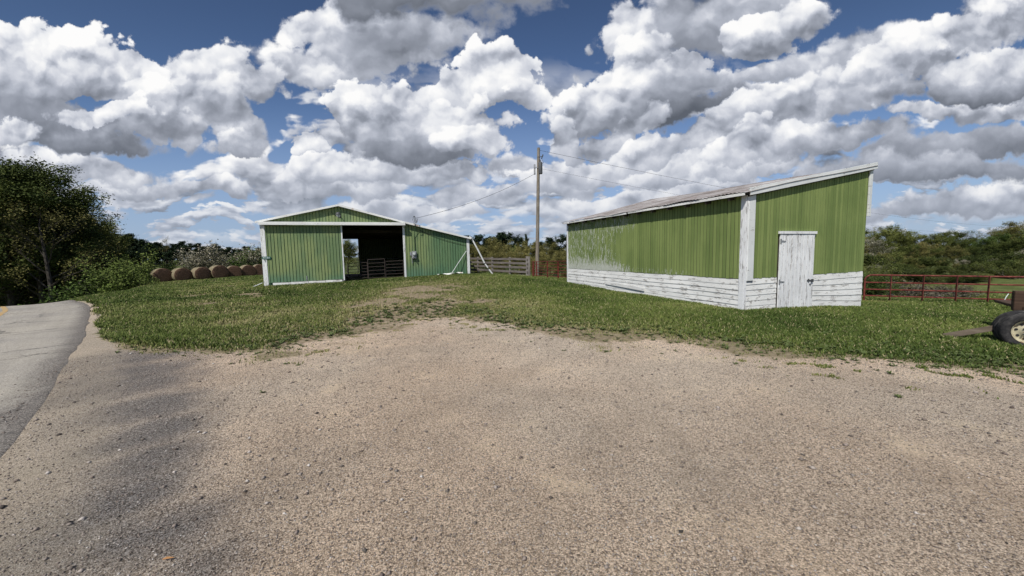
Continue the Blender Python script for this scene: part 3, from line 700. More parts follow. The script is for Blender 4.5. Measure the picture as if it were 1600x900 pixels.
# pipe gates inside the opening
def pipe_gate(label, p0, p1, h, nr, mat, r, group=None, uprights=(0, 1), cat='gate', name='pipe_gate', z0=0.0, corner=0.0, zend=None, parts=True, low_gap=.12):
    p0, p1 = Vector(p0), Vector(p1); L_ = (p1 - p0).to_2d().length; ang = math.atan2(p1.y - p0.y, p1.x - p0.x); dz_ = p1.z - p0.z
    t = thing(name, label, cat, p0, ang, group)
    f = MB(); zz = lambda x: dz_ * x / L_
    rr_ = corner
    loop = []
    if rr_:
        for a in range(0, 100, 15): loop.append((rr_ - rr_*math.cos(R_(a)), 0, h - rr_ + rr_*math.sin(R_(a)) + zz(0)))
        f.tube([(0, 0, low_gap)] + loop + [(L_, 0, h + zz(L_))], r, 8)
        f.tube([(0, 0, low_gap), (L_, 0, low_gap + zz(L_))], r, 8)
    else:
        f.tube([(0, 0, low_gap - .05), (0, 0, h)], r*1.15, 8); f.tube([(L_, 0, low_gap - .05 + zz(L_)), (L_, 0, h + zz(L_))], r*1.15, 8)
        f.tube([(0, 0, h), (L_, 0, h + zz(L_))], r, 8)
    f.build('gate_frame', mat, t, True)
    for k in range(nr):
        if rr_ and k == 0: continue
        z_ = low_gap + (h - low_gap) * (k / nr) ** (1.15 if rr_ else 1.0); m_ = MB(); m_.tube([(0, 0, z_), (L_, 0, z_ + zz(L_))], r*.85, 6); m_.build('rail', mat, t, True)
    for u in uprights:
        if 0 < u < 1: m_ = MB(); m_.bar((u*L_, -r*1.2, low_gap - .04 + zz(u*L_)), (u*L_, -r*1.2, h + zz(u*L_) + .02), .015, .085, (0, 1, 0)); m_.build('brace', mat, t)
    return t
def bw(x, y, z): 
    v = Matrix.Rotation(BA, 3, 'Z') @ Vector((x, y, 0)); return Vector((BO.x + v.x, BO.y + v.y, z))
for lab, a, b, y_, h_ in (('galvanised pipe gate at the left of the barn doorway, just below the far window', 4.25, 5.35, .85, 1.05),
                     ('galvanised pipe gate in the middle of the dark barn doorway', 5.40, 6.38, .70, 1.25),
                     ('galvanised pipe gate at the right of the barn doorway, beside the white jamb', 6.43, 7.50, .75, 1.12)):
    pipe_gate(lab, bw(a, y_, .30), bw(b, y_, .33), h_, 5, M_GATEDK, .016, 'pipe gates inside the barn doorway')
pipe_gate('farther pipe gate across the back pen of the barn', bw(4.4, 6.0, .3), bw(8.6, 6.2, .3), 1.3, 6, M_STEEL_DK, .02, uprights=(.33, .66))
# yard light on the gable
t = thing('yard_light', 'small yard light on a short arm on the barn gable', 'lamp', bw(4.06, -.02, 4.12), BA)
m_ = MB(); m_.tube([(0, 0, 0), (0, -.18, .10), (0, -.40, .12)], .022, 8); m_.b(-.06, .06, -.03, 0, -.09, .09); m_.build('arm', M_STEEL_DK, t, True)
m_ = MB(); m_.lathe([(.02, .12), (.09, .10), (.13, .02), (.14, -.04), (.12, -.04)], 20, Matrix.Translation((0, -.44, .05))); m_.build('lamp_shade', M_STEEL_DK, t, True)
m_ = MB(); m_.lathe([(.115, -.04), (.10, -.12), (.05, -.16), (.0, -.17)], 20, Matrix.Translation((0, -.44, .05))); m_.build('lens', M_LAMPGLASS, t, True)
m_ = MB(); m_.tube([(-.02, -.02, -.06), (-.25, -.03, .05), (-.42, -.02, .22)], .012, 6); m_.build('cable', M_CABLE, t, True)
# electric meter, conduit, weatherhead
t = thing('electric_meter', 'grey electric meter box with round meter and conduit on the lean-to wall', 'meter', bw(8.16, -.03, 1.55), BA)
m_ = MB(); m_.b(-.14, .14, -.14, 0, .02, .46); m_.build('meter_box', M_GALV, t, bevel=.012)
m_ = MB(); m_.lathe([(.0, .13), (.07, .125), (.088, .06), (.088, 0)], 24, Matrix.Translation((0, -.14, .30)) @ Matrix.Rotation(R_(90), 4, 'X')); m_.build('meter_dial', M_LAMPGLASS, t, True)
m_ = MB(); m_.b(-.24, -.16, -.10, 0, .20, .42); m_.build('switch_box', M_GALV, t, bevel=.008)
m_ = MB(); m_.tube([(-.13, -.06, -.28), (-.13, -.06, .05)], .020, 8); m_.tube([(-.03, -.30, .12), (-.05, -.14, .14)], .03, 8); m_.build('lower_conduit', M_GALV, t, True)
m_ = MB(); m_.tube([(.06, -.05, .44), (.06, -.05, 1.4), (.12, -.26, 2.05), (.14, -.32, 2.50), (.12, -.36, 2.56), (.06, -.42, 2.52)], .015, 8); m_.build('service_mast', M_RIB, t, True)
for dx in (-.05, .03, .11):
    m_ = MB(); m_.tube([(.07 + dx*.3, -.42, 2.56), (.04 + dx, -.46, 2.36), (.10 + dx, -.44, 2.12), (.22 + dx*.5, -.42, 2.2), (.26, -.40, 2.42)], .009, 5); m_.build('wire_loop', M_CABLE, t, True)
# black tube drawn in place of the service wire's shadow on the lean-to wall
m_ = MB(); pts = []
for k in range(13):
    u = k / 12; x = 8.45 + (11.40 - 8.45) * u; pts.append(bw(x, -.055, roofz(x) - .22 - .26 * u - .10 * math.sin(PI * u)))
m_.tube(pts, .011, 5); tag(m_.build('wire_shadow_line', M_CABLE, smooth=True), 'wire shadow drawn as a thin black line along the lean-to wall under its eave', 'cable')
# address sign
t = thing('address_sign', 'small green house number sign with white digits on the barn corner', 'sign', bw(.22, -.165, 1.77), BA)
m_ = MB(); m_.b(-.20, .22, -.008, 0, -.075, .075); m_.build('panel', M_GREENSIGN, t, bevel=.002)
m_ = MB(); m_.b(-.195, -.15, 0.0, .10, -.03, .03); m_.build('bracket', M_GALV, t)
cu = bpy.data.curves.new('digits', 'FONT'); cu.body = '44181'; cu.size = .145; cu.align_x = 'CENTER'; cu.align_y = 'CENTER'; cu.extrude = .0015
tmp = bpy.data.objects.new('tmp', cu); COL.objects.link(tmp); bpy.context.view_layer.update()
dm = bpy.data.meshes.new_from_object(tmp.evaluated_get(bpy.context.evaluated_depsgraph_get())); bpy.data.objects.remove(tmp)
o_ = bpy.data.objects.new('digits', dm); COL.objects.link(o_); o_.parent = t; o_.location = (.01, -.0115, 0); o_.rotation_euler = (R_(90), 0, 0); dm.materials.clear(); dm.materials.append(M_LETTER)
# leaning pole, white sheet, corner stake
p0, p1 = bw(10.28, -.55, tz(*bw(10.28, -.55, 0).xy) + .0), bw(11.40, -.075, 1.98)
m_ = MB(); m_.tube([p0, p0.lerp(p1, .5) + Vector((0, 0, .02)), p1], .018, 8); tag(m_.build('leaning_pole', M_WHITE, smooth=True), 'thin white pole leaning on the right corner of the barn', 'pole')
def crumpled(L_, W_, seed, amp):
    r = random.Random(seed); m = MB(); nx_, ny_ = 14, 5
    for j in range(ny_):
        for i in range(nx_):
            m.v.append(Vector(((i/(nx_-1) - .5) * L_, (j/(ny_-1) - .5) * W_ * (1 + .2*math.sin(i)), amp * (math.sin(i*.9 + j) * .5 + r.random() * .6) + .05)))
    for j in range(ny_ - 1):
        for i in range(nx_ - 1): m.f.append((j*nx_+i, j*nx_+i+1, (j+1)*nx_+i+1, (j+1)*nx_+i))
    return m
q = bw(10.25, -.75, 0); m_ = crumpled(1.55, .30, 3, .07)
o_ = m_.build('bent_metal_sheet', M_TRACK, smooth=True); o_.location = (q.x, q.y, tz(q.x, q.y) + .06); o_.rotation_euler = (0, R_(-3), BA); tag(o_, 'long bent white metal strip lying in the grass against the barn wall', 'scrap metal')
q = bw(-.05, -.25, 0); m_ = MB(); m_.tube([(q.x - .42, q.y - .15, tz(q.x - .42, q.y - .15) + .02), (q.x, q.y + .05, tz(q.x, q.y) + .22)], .02, 6)
tag(m_.build('stake', M_WHITE, smooth=True), 'short white stick poking out at the left corner of the barn', 'stake')
# broken downspout from the lean-to eave to the board fence
fp = P(753, 404, 27.0); a = bw(BW + .05, -.16, 2.80)
t = thing('downspout', 'white broken downspout slanting from the barn eave down over the board fence', 'downspout', (0, 0, 0))
m_ = MB(); m_.tube([bw(BW + .02, -.20, 2.86), bw(BW + .12, -.18, 2.82), bw(BW + .24, -.1, 2.68)], .055, 8); m_.build('elbow', M_TRACK, t, True)
s0 = bw(BW + .22, -.1, 2.70); s1 = P(757, 411, 24.0); s2 = P(770, 429, 24.1)
m_ = MB(); m_.tube([s0, s0.lerp(s1, .5) + Vector((0, 0, .03)), s1], .05, 8); m_.build('pipe', M_TRACK, t, True)
for u0, u1 in ((.08, .40), (.55, 1.0)):
    m_ = MB(); a = s1.lerp(s2, u0); b = s1.lerp(s2, u1); m_.tube([a, b], .048, 8); m_.build('pipe_piece', M_TRACK, t, True)
m_ = MB(); m_.tube([s1, s2], .012, 5); m_.build('strap', M_GALV, t)

# ------------------------------------------------------------------ green and white board shed
SA = R_(20); SO = Vector((6.28, 10.0, 0)); SW, SL = 5.22, 9.85
shed = thing('shed', 'long green board shed with peeling white lower boards and single slope roof', 'shed', SO, SA)
rs_ = random.Random(5)
def sroof(x, y): return 3.10 + .012 * y + x * (4.07 - 3.10) / SW + .028 * max(y, 0) * x / SW
def boardz(x, y): return .86 + .006 * y + .008 * x
def vboards(name, L_, top, bot, M, mat, w0=.115, skip=None):
    m = MB(); cols = []; u = 0
    while u < L_ - .01:
        w = min(w0 * rs_.choice((1, 1, 1, 1.02, .98)), L_ - u); c0 = rs_.random(); off = rs_.uniform(-.0025, .0025)
        segs = [(bot(u + w/2) + rs_.uniform(-.02, .008), top(u), top(u + w))]
        if skip and skip[0] < u + w/2 < skip[1]: segs = [(skip[2], top(u), top(u + w))]
        for zb, zt0, zt1 in segs:
            i = len(m.v); g_ = .013
            for (x, z) in ((u + g_, zb), (u + w - g_, zb), (u + w - g_, zt1), (u + g_, zt0)):
                m.v.append(M @ Vector((x, -.022 + off, z)))
            for (x, z) in ((u, zb), (u + w, zb), (u + w, zt1), (u, zt0)):
                m.v.append(M @ Vector((x, -.010 + off, z)))
            m.f += [(i, i+1, i+2, i+3), (i, i+3, i+7, i+4), (i+1, i+5, i+6, i+2), (i, i+4, i+5, i+1)]
            cols += [(c0, 0, 0)] * 4 + [(c0, 1, 0)] * 4
        u += w
    i = len(m.v)
    o = m.build(name, mat, shed); colattr(o.data, 'board', np.array(cols)); return o
ML = Matrix.Rotation(R_(-90), 4, 'Z') @ Matrix.Translation((-SL, 0, 0))       # long wall: u = 0 at the far end, faces -x
vboards('long_wall', SL, lambda u: sroof(0, SL - u) - .02, lambda u: boardz(0, SL - u), ML, M_SHEDP)
DX0, DX1 = 1.27, 2.77
vboards('end_wall', SW, lambda u: sroof(u, 0) - .02, lambda u: boardz(u, 0), Matrix.Identity(4), M_SHED, skip=(DX0 - .02, DX1 + .02, 2.15))
# backing so no daylight shows through
m_ = MB(); m_.b(.0, .03, .02, SL, -.3, 3.05); m_.b(.03, SW - .03, SL - .03, SL, -.3, 3.1)
m_.prism([(.03, -.3), (SW, -.5), (SW, 4.02), (.03, 3.06)], .012, .04); m_.b(SW - .03, SW, .04, SL, -.5, 4.0); m_.build('inner_wall', M_DARKWOOD, shed)
def clap(name, L_, base, topf, M, seed, gaps=()):
    r = random.Random(seed); m = MB(); nrow = 7; 
    for k in range(nrow):
        u = 0
        while u < L_ - .01:
            w = min(r.uniform(2.6, 4.4), L_ - u)
            if w < .3: w = L_ - u
            for (ua, ub) in [(u, u + w)]:
                nseg = max(1, int((ub - ua) / .5)); j0 = r.uniform(-.006, .006)
                for s_ in range(nseg):
                    a, b = ua + (ub - ua) * s_ / nseg, ua + (ub - ua) * (s_ + 1) / nseg
                    def zz(x, kk):
                        t_, b_ = topf(x), base(x); return b_ + (t_ - b_) * kk / nrow + .007 * math.sin(x * 1.7 + seed + k * .8)
                    lap = .020
                    i = len(m.v)
                    m.v += [M @ Vector((a, -.024 - j0, zz(a, k) - (.012 if k else 0))), M @ Vector((b, -.024 - j0, zz(b, k) - (.012 if k else 0))), M @ Vector((b, -.010, zz(b, k + 1))), M @ Vector((a, -.010, zz(a, k + 1))),
                            M @ Vector((a, 0.004, zz(a, k) - (.012 if k else 0))), M @ Vector((b, 0.004, zz(b, k) - (.012 if k else 0)))]
                    m.f += [(i, i+1, i+2, i+3), (i, i+4, i+5, i+1)]
                    if s_ == 0: m.f.append((i, i+3, i+4))
                    if s_ == nseg - 1: m.f.append((i+1, i+5, i+2))
            u += w + .004
    return m.build(name, M_PEEL, shed)
clap('lower_boards', SL, lambda u: -.02 + .10 * (SL - u) / SL - .12, lambda u: boardz(0, SL - u) - .012, ML, 3)
M1 = Matrix.Translation((DX1, 0, 0))
clap('lower_boards', DX0, lambda u: -.18, lambda u: boardz(u, 0) - .012, Matrix.Identity(4), 8)
clap('lower_boards', SW - DX1, lambda u: -.20 - .2 * u / 2.4, lambda u: boardz(u + DX1, 0) - .012 + .03 * u / 2.4, M1, 12)
# loose board along the long wall
m_ = MB(); m_.bar(ML @ Vector((SL - 3.9, -.055, .27)), ML @ Vector((SL - 6.4, -.045, .37)), .02, .13); m_.build('loose_board', M_PEEL, shed, bevel=.003)
# trim
m_ = MB(); m_.b(-.045, -.030, -.03, .11, -.16, 3.08); m_.b(-.045, .05, -.046, -.031, -.16, 3.08); m_.build('corner_board', M_PEEL_V, shed, bevel=.002)
m_ = MB(); m_.b(.052, .285, -.062, -.028, .80, 3.10); m_.build('wide_corner_board', M_WHITE, shed, bevel=.004)
m_ = MB(); m_.b(-.04, -.026, SL - .14, SL, 0.0, 3.15); m_.build('corner_board', M_PEEL_V, shed, bevel=.002)
m_ = MB(); m_.b(SW - .03, SW + .11, -.075, -.03, 2.62, 4.06); m_.b(SW + .07, SW + .11, -.03, .20, 2.66, 4.06); m_.build('broken_corner_board', M_WHITE, shed, bevel=.004)
m_ = MB(); m_.bar((-.05, -.13, sroof(0, 0) + .06), (SW + .17, -.13, sroof(SW, 0) + .10), .035, .20); m_.build('rake_fascia', M_WHITE, shed, bevel=.005)
m_ = MB(); m_.bar((0.0, -.07, sroof(0, 0) - .03), (SW + .1, -.07, sroof(SW, 0) - .01), .05, .05); m_.build('rake_soffit', M_DARKWOOD, shed)
# door
t = MB(); w_ = (DX1 - DX0 - .03) / 9
dr = MB(); cols = []
for k in range(9):
    x = DX0 + .015 + k * w_; zb = -.16 + rs_.uniform(-.015, .03)
    dr.b(x + .008, x + w_ - .008, -.062 + rs_.uniform(-.003, .003), -.03, zb, 2.06)
DR = dr.build('door', M_PEEL_V, shed, bevel=.003)
m_ = MB(); m_.b(DX0 - .03, DX1 + .04, -.085, -.028, 2.065, 2.14); m_.build('door_head', M_PEEL_V, shed, bevel=.003)
for z_ in (.72, 1.86):
    m_ = MB(); m_.b(DX0 + .02, DX0 + .06, -.078, -.062, z_ - .07, z_ + .07); m_.prism([(DX0 + .06, z_ - .03), (DX0 + .24, z_ - .008), (DX0 + .24, z_ + .008), (DX0 + .06, z_ + .03)], -.074, -.064); m_.build('hinge', M_GALV, DR)
m_ = MB(); m_.b(DX1 - .30, DX1 - .06, -.082, -.066, .70, .73); m_.b(DX1 - .26, DX1 - .22, -.09, -.066, .68, .76); m_.b(DX1 - .12, DX1 - .05, -.10, -.066, .66, .75); m_.build('latch', M_STEEL_DK, DR)
m_ = MB(); m_.lathe([(.0, .03), (.022, .025), (.022, 0)], 12, Matrix.Translation((DX1 - .16, -.066, .60)) @ Matrix.Rotation(R_(90), 4, 'X')); m_.build('lock', M_STEEL_DK, DR, True)
# roof: corrugated sheets laid up the slope with a ragged eave
ro = MB(); nyy = 84; y0, y1 = -.17, SL + .12; rr = random.Random(2)
eave_j = [rr.uniform(-.012, .012) for _ in range(30)]
rows = []
for j in range(nyy * 4 + 1):
    y = y0 + (y1 - y0) * j / (nyy * 4); ph = j % 4; dz_ = (.0, .012, .024, .012)[ph]
    sh_ = eave_j[int(j / (nyy * 4 + 1) * 14)]
    rows.append((y, dz_, sh_))
i0 = 0
for y, dz_, sh_ in rows:
    for x in (-.27 + sh_, 1.3, 2.7, 4.0, SW + .15):
        wob = .02 * math.sin(y * .9 + x) + (.012 * math.sin(y * 4.1) if x < 0 else 0)
        ro.v.append(Vector((x, y, sroof(x, y) + .085 + dz_ + wob)))
for j in range(len(rows) - 1):
    for i in range(4): ro.f.append((j*5+i, j*5+i+1, (j+1)*5+i+1, (j+1)*5+i))
RO = ro.build('roof', M_ROOF, shed, True)
m_ = MB()
for a, b in ((0, .48), (.49, .93), (.94, 1.0)):
    m_.bar((-.235, y0 + .03 + (SL + .1) * a, sroof(-.24, SL * a) + .035), (-.235, y0 + .03 + (SL + .1) * b, sroof(-.24, SL * b) + .035 + .01), .028, .075)
m_.build('eave_fascia', M_PEEL, shed, bevel=.004)
m_ = MB(); m_.bar((-.13, y0 + .03, sroof(-.13, 0) + .03), (-.13, SL + .1, sroof(-.13, SL) + .03), .20, .02); m_.build('eave_soffit', M_DARKWOOD, shed)
m_ = MB()
for k in range(13): m_.bar((-.22, .35 + k * .76, sroof(-.22, k * .76) - .035), (SW, .35 + k * .76, sroof(SW, k * .76) - .035), .045, .10)
m_.build('rafters', M_DARKWOOD, shed)

# ------------------------------------------------------------------ board fence
A_, B_ = P(734, 420, 29.2), P(827, 430, 25.0)
fx = [0, .16, .42, .71, .975, 1.0]
t = thing('board_fence', 'weathered grey board fence between the barn and the red gate', 'fence', (0, 0, 0))
def ft(u): return 1.55 - .12 * u
for k, u in enumerate(fx):
    q = A_.lerp(B_, u); g_ = tz(q.x, q.y); m_ = MB(); w = .14 if k != 4 else .20
    m_.b(q.x - w/2, q.x + w/2, q.y - .07, q.y + .07, g_ - .3, ft(u) + (.06 if k < 4 else .12)); m_.build('post', M_POST, t, bevel=.01)
rr = random.Random(9); off = Vector((B_.y - A_.y, -(B_.x - A_.x), 0)).normalized()
if off.y > 0: off = -off
for k in range(5):
    for j in range(4):
        ua, ub = fx[j] + .003, fx[j + 1] - .003 if j < 3 else .99
        za = ft(ua) - .07 - .285 * k + rr.uniform(-.02, .02); zb = ft(ub) - .07 - .285 * k + rr.uniform(-.02, .02)
        qa, qb = A_.lerp(B_, ua), A_.lerp(B_, ub); m_ = MB(); m_.bar(Vector((qa.x, qa.y, za)) + off * .085, Vector((qb.x, qb.y, zb)) + off * .085, .03, .145); m_.build('board', M_FENCE, t, bevel=.004)
# red gate between fence and shed
pa, pb = P(832, 430, 24.8), P(892, 430, 20.3)
pa.z = .06; pb.z = .12
pipe_gate('faded red pipe gate between the board fence and the far end of the shed', pa, pb, 1.14, 6, M_RED, .020, uprights=(.05, .14, .45, .72), name='farm_gate', low_gap=.06)
for k, (px, yy) in enumerate(((843, 26.0), (857, 25.2))): pass
# red gate right of the shed
pa, pb = P(1352, 430, 15.6), P(1640, 430, 13.6)
pa.z = -.66; pb.z = -.74
g1 = pipe_gate('long dark red pipe gate right of the shed with rounded top corner', pa, pb, 1.16, 4, M_RED, .033, uprights=(.155, .345, .53, .70), name='farm_gate', corner=.22, low_gap=.07)
for o in g1.children:
    pass
# twine hanging on the gate
q = P(1571, 468, 14.0)
m_ = MB(); m_.tube([q + Vector((-.02, 0, -.14)), q + Vector((-.04, -.01, 0)), q + Vector((0, -.02, .12)), q + Vector((.07, -.02, .22))], .013, 6)
tag(m_.build('twine', M_LETTER, smooth=True), 'loop of pale twine caught on the red gate beside the wagon', 'twine')

# ------------------------------------------------------------------ utility pole
base = P(839, 430, 30); base.z = tz(base.x, base.y) - .3; top = P(841.5, 231, 30)
t = thing('utility_pole', 'tall grey wooden utility pole with transformer between barn and shed', 'utility pole', base)
up = top - base
m_ = MB(); m_.tube([(0, 0, 0), up * .5, up], [.155, .135, .11], 14); m_.build('shaft', M_POLE, t, True)
pz = lambda py: (P(840, py, 30) - base)
a = pz(262); m_ = MB(); Mt = Matrix.Translation((a.x + .21, a.y - .16, a.z - .52))
m_.lathe([(0, 0), (.15, 0), (.16, .05), (.16, .85), (.13, .90), (0, .93)], 20, Mt); T_ = m_.build('transformer', M_STEEL_DK, t, True)
m_ = MB(); m_.lathe([(.03, 0), (.045, .04), (.03, .08), (.045, .12), (.02, .18), (0, .2)], 12, Matrix.Translation((a.x + .21, a.y - .16, a.z + .40))); m_.build('bushing', M_STEEL_DK, T_, True)
m_ = MB(); m_.b(a.x - .30, a.x - .17, a.y - .10, a.y + .08, a.z - .52, a.z + .25); m_.b(a.x - .26, a.x + .2, a.y - .15, a.y - .11, a.z - .05, a.z); m_.build('bracket', M_GALV, t, bevel=.01)
a = pz(246); m_ = MB(); m_.tube([(a.x, a.y - .1, a.z), (a.x + .42, a.y - .12, a.z + .05)], .025, 6)
m_.tube([(a.x + .42, a.y - .12, a.z + .18), (a.x + .30, a.y - .12, a.z - .12)], .045, 8); m_.tube([(a.x + .30, a.y - .12, a.z - .12), (a.x + .45, a.y - .12, a.z - .42), (a.x + .28, a.y - .12, a.z - .62)], .012, 5); m_.build('fuse_cutout', M_STEEL_DK, t, True)
a = pz(234); m_ = MB(); m_.lathe([(.02, 0), (.05, .03), (.05, .10), (.03, .14), (0, .15)], 12, Matrix.Translation((a.x + .14, a.y, a.z))); m_.build('insulator', M_STEEL_DK, t, True)
def wire(a, b, sag, r, label, nseg=24):
    m_ = MB(); m_.tube([a.lerp(b, k/nseg) - Vector((0, 0, sag * 4 * (k/nseg) * (1 - k/nseg))) for k in range(nseg + 1)], r, 5)
    return tag(m_.build('overhead_wire', M_CABLE, smooth=True), label, 'wire')
wire(P(836.5, 271, 29.85), bw(8.30, -.42, 3.98), .35, .011, 'service wire running down from the utility pole to the barn roof edge')
wire(P(843.5, 235, 29.9), P(1660, 353, 95), 2.2, .010, 'upper thin wire running right from the utility pole over the shed')
wire(P(843, 263, 29.9), P(1660, 361, 95), 2.6, .007, 'lower thin wire running right from the utility pole behind the shed')

# ------------------------------------------------------------------ hay bales
def m_hay(n):
    p = n.coord('Object'); r_ = n.rand(); x, y, z = n.sep(p)
    rad = n.m('SQRT', n.add(n.mul(x, x), n.mul(z, z)))
    sw = n.noise(n.com(n.mul(rad, 16), n.mul(n.m('ARCTAN2', x, z), 1.2), y), 1.6, 5, .7)
    f_ = n.noise(p, 26, 5, .75)
    return n.ramp(n.add(n.mul(sw, .5), n.mul(f_, .5)), [(.32, (.030, .017, .012)), (.48, (.095, .056, .038)), (.66, (.24, .155, .105))]), n.bump(n.add(sw, f_), .9, .03)
def m_haywrap(n):
    p = n.coord('Object'); f_ = n.noise(n.v('MULTIPLY', p, (4, 22, 4)), 2.0, 5, .7)
    return n.ramp(f_, [(.3, (.10, .08, .05)), (.5, (.22, .185, .115)), (.7, (.40, .35, .245))]), n.bump(f_, .7, .02)
M_HAY = material('hay_end', m_hay, .95, spec=.1); M_WRAP = material('hay_net_wrap', m_haywrap, .85, spec=.15)
labs = ['round hay bale at the left end of the row, nearest the trees', 'second round hay bale from the left end of the row', 'third round hay bale from the left, showing its pale wrapped side', 'middle round hay bale of the row of seven', 'third round hay bale from the barn corner', 'second round hay bale from the barn corner', 'round hay bale half hidden behind the left barn corner']
bpx = [(252, 429.5, 37.6), (283, 426, 38.4), (313.5, 423, 39.4), (341, 420.5, 40.6), (364.5, 418.5, 42.0), (385.5, 416, 43.2), (404, 414, 44.2)]
for k, (lab, (px, py, yy)) in enumerate(zip(labs, bpx)):
    R0 = .755 * (1 + .045 * math.sin(k * 2.3 + 1)); q = P(px, py, yy); q.z = tz(q.x, q.y) + R0 - .06
    az = math.atan2(-q.x, q.y); t = thing('hay_bale', lab, 'hay bale', q, az + R_(15 + (9 if k == 2 else 0) + 5 * math.sin(k * 2.7)), 'round hay bales in a row left of the barn')
    rr = random.Random(k); prof = [(0, -.60), (.35, -.63), (.62, -.61), (R0 - .03, -.585), (R0, -.54), (R0 + .01, 0), (R0, .54), (R0 - .03, .585), (.5, .61), (0, .60)]
    MM = Matrix.Rotation(R_(90), 4, 'X')
    a = MB(); a.lathe(prof[:4], 44, MM); a.lathe(prof[6:], 44, MM); b = MB(); b.lathe(prof[3:7], 44, MM)
    for m__ in (a, b):
        for v in m__.v:
            f_ = 1 + .018 * math.sin(v.x * 9 + k) * math.cos(v.z * 7 + k * 2); v.x *= f_; v.z *= f_
            if v.z < -R0 * .86: v.z = -R0 * .86 + (v.z + R0 * .86) * .3
            v.z *= .985
    a.build('bale_end', M_HAY, t, True); b.build('net_wrap', M_WRAP, t, True)

# ------------------------------------------------------------------ farm wagon at the right edge
def m_tyre(n):
    p = n.coord('Object'); a_ = n.noise(p, 9, 5, .7)
    return n.ramp(a_, [(.35, (.012, .012, .014)), (.55, (.045, .043, .042)), (.72, (.15, .14, .13))]), n.bump(n.noise(p, 40, 3), .3, .004)
M_TYRE = material('weathered_black_rubber', m_tyre, .8, spec=.25)
M_CREAM = material('cream_wheel_paint', lambda n: n.mix(n.mr(n.noise(n.coord('Object'), 12, 5, .7), .50, .62), (.50, .46, .32), (.20, .13, .07)), .55)
wc = P(1606, 517, 6.35)
AX = R_(39); adir = Vector((math.sin(AX), math.cos(AX), 0)); sdir = Vector((math.cos(AX), -math.sin(AX), 0))
gz = tz(wc.x, wc.y); RT_ = .335; wc.z = gz + RT_ - .035
wag = thing('farm_wagon', 'old farm wagon with dual black tyres and brown timber body at right edge', 'wagon', wc, -AX)
# local frame: x = sdir (along the wagon, to the right), y = axle direction away from the viewer
def wheel(y, par):
    Mw = Matrix.Translation((0, y, 0)) @ Matrix.Rotation(R_(-90), 4, 'X')
    w_ = MB(); prof = [(.205, -.085), (.225, -.105), (.28, -.118), (.320, -.105), (.328, -.088), (RT_ - .004, -.070), (RT_ - .001, -.052), (RT_ - .014, -.050), (RT_ - .014, -.040), (RT_, -.038), (RT_ + .001, -.012), (RT_ - .013, -.010), (RT_ - .013, .002), (RT_ + .001, .004), (RT_, .030), (RT_ - .014, .032), (RT_ - .014, .042), (RT_ - .001, .044), (RT_ - .004, .070), (.328, .088), (.320, .105), (.28, .118), (.225, .105), (.205, .085)]
    w_.lathe(prof, 56, Mw)
    W = w_.build('wheel', M_TYRE, par, True); W.name = 'wheel'
    # tread blocks
    r_ = MB(); r_.lathe([(.206, -.10), (.192, -.088), (.180, -.05), (.176, .0), (.176, .08), (.20, .10)], 48, Mw); r_.lathe([(.178, -.03), (.15, -.020), (.10, -.045), (.07, -.075), (.055, -.08), (0, -.08)], 48, Mw)
    RM = r_.build('rim', M_CREAM, W, True)
    for k in range(5):
        a = 2*PI*k/5; q_ = MB(); q_.tube([Mw @ Vector((.078*math.cos(a), .078*math.sin(a), -.06)), Mw @ Vector((.078*math.cos(a), .078*math.sin(a), -.095))], .010, 6); q_.build('wheel_nut', M_STEEL_DK, W)
    for k in range(8):
        a = 2*PI*k/8 + .2; q_ = MB(); q_.tube([Mw @ Vector((.135*math.cos(a), .135*math.sin(a), -.022)), Mw @ Vector((.135*math.cos(a), .135*math.sin(a), -.036))], .020, 10); q_.build('hand_hole_shade', M_BLACK, W)  # black discs paint the dark of open holes onto the wheel
    h_ = MB()
    h_.tube([Mw @ Vector((0, 0, -.07)), Mw @ Vector((0, 0, -.13))], [.04, .032], 14)
    h_.build('hub', M_STEEL_DK, W, True)
for y in (0, .235): wheel(y, wag)
m_ = MB(); m_.tube([(0, -.05, 0), (0, .9, 0)], .045, 10); m_.build('axle', M_STEEL_DK, wag, True)
pc = P(1594, 470, 7.1) - wc; pl = Vector((pc.x * sdir.x + pc.y * sdir.y, pc.x * adir.x + pc.y * adir.y, pc.z))
m_ = MB(); m_.b(pl.x - .09, pl.x + .06, pl.y - .07, pl.y + .07, RT_ - .10, .62); m_.b(pl.x + .06, pl.x + 1.9, pl.y - .06, pl.y + .02, .34, .60); m_.b(pl.x + .02, pl.x + 2.1, pl.y - .09, pl.y + .05, .18, .33); m_.build('body', M_BROWN, wag, bevel=.008)
m_ = MB(); m_.b(pl.x + .05, pl.x + 2.1, pl.y + .1, pl.y + 1.5, .24, .30); m_.build('bed', M_BROWN, wag, bevel=.008)
# plank lying in the grass up to the wheel
a, b = P(1474, 526, 6.95), P(1556, 512, 6.72)
a.z = tz(a.x, a.y) + .06; m_ = MB(); m_.bar(a, b + (b - a).normalized() * .25, .03, .10, (0, .35, 1)); tag(m_.build('plank', M_PLANK, bevel=.004), 'weathered timber plank lying in the grass against the wagon tyre', 'plank')
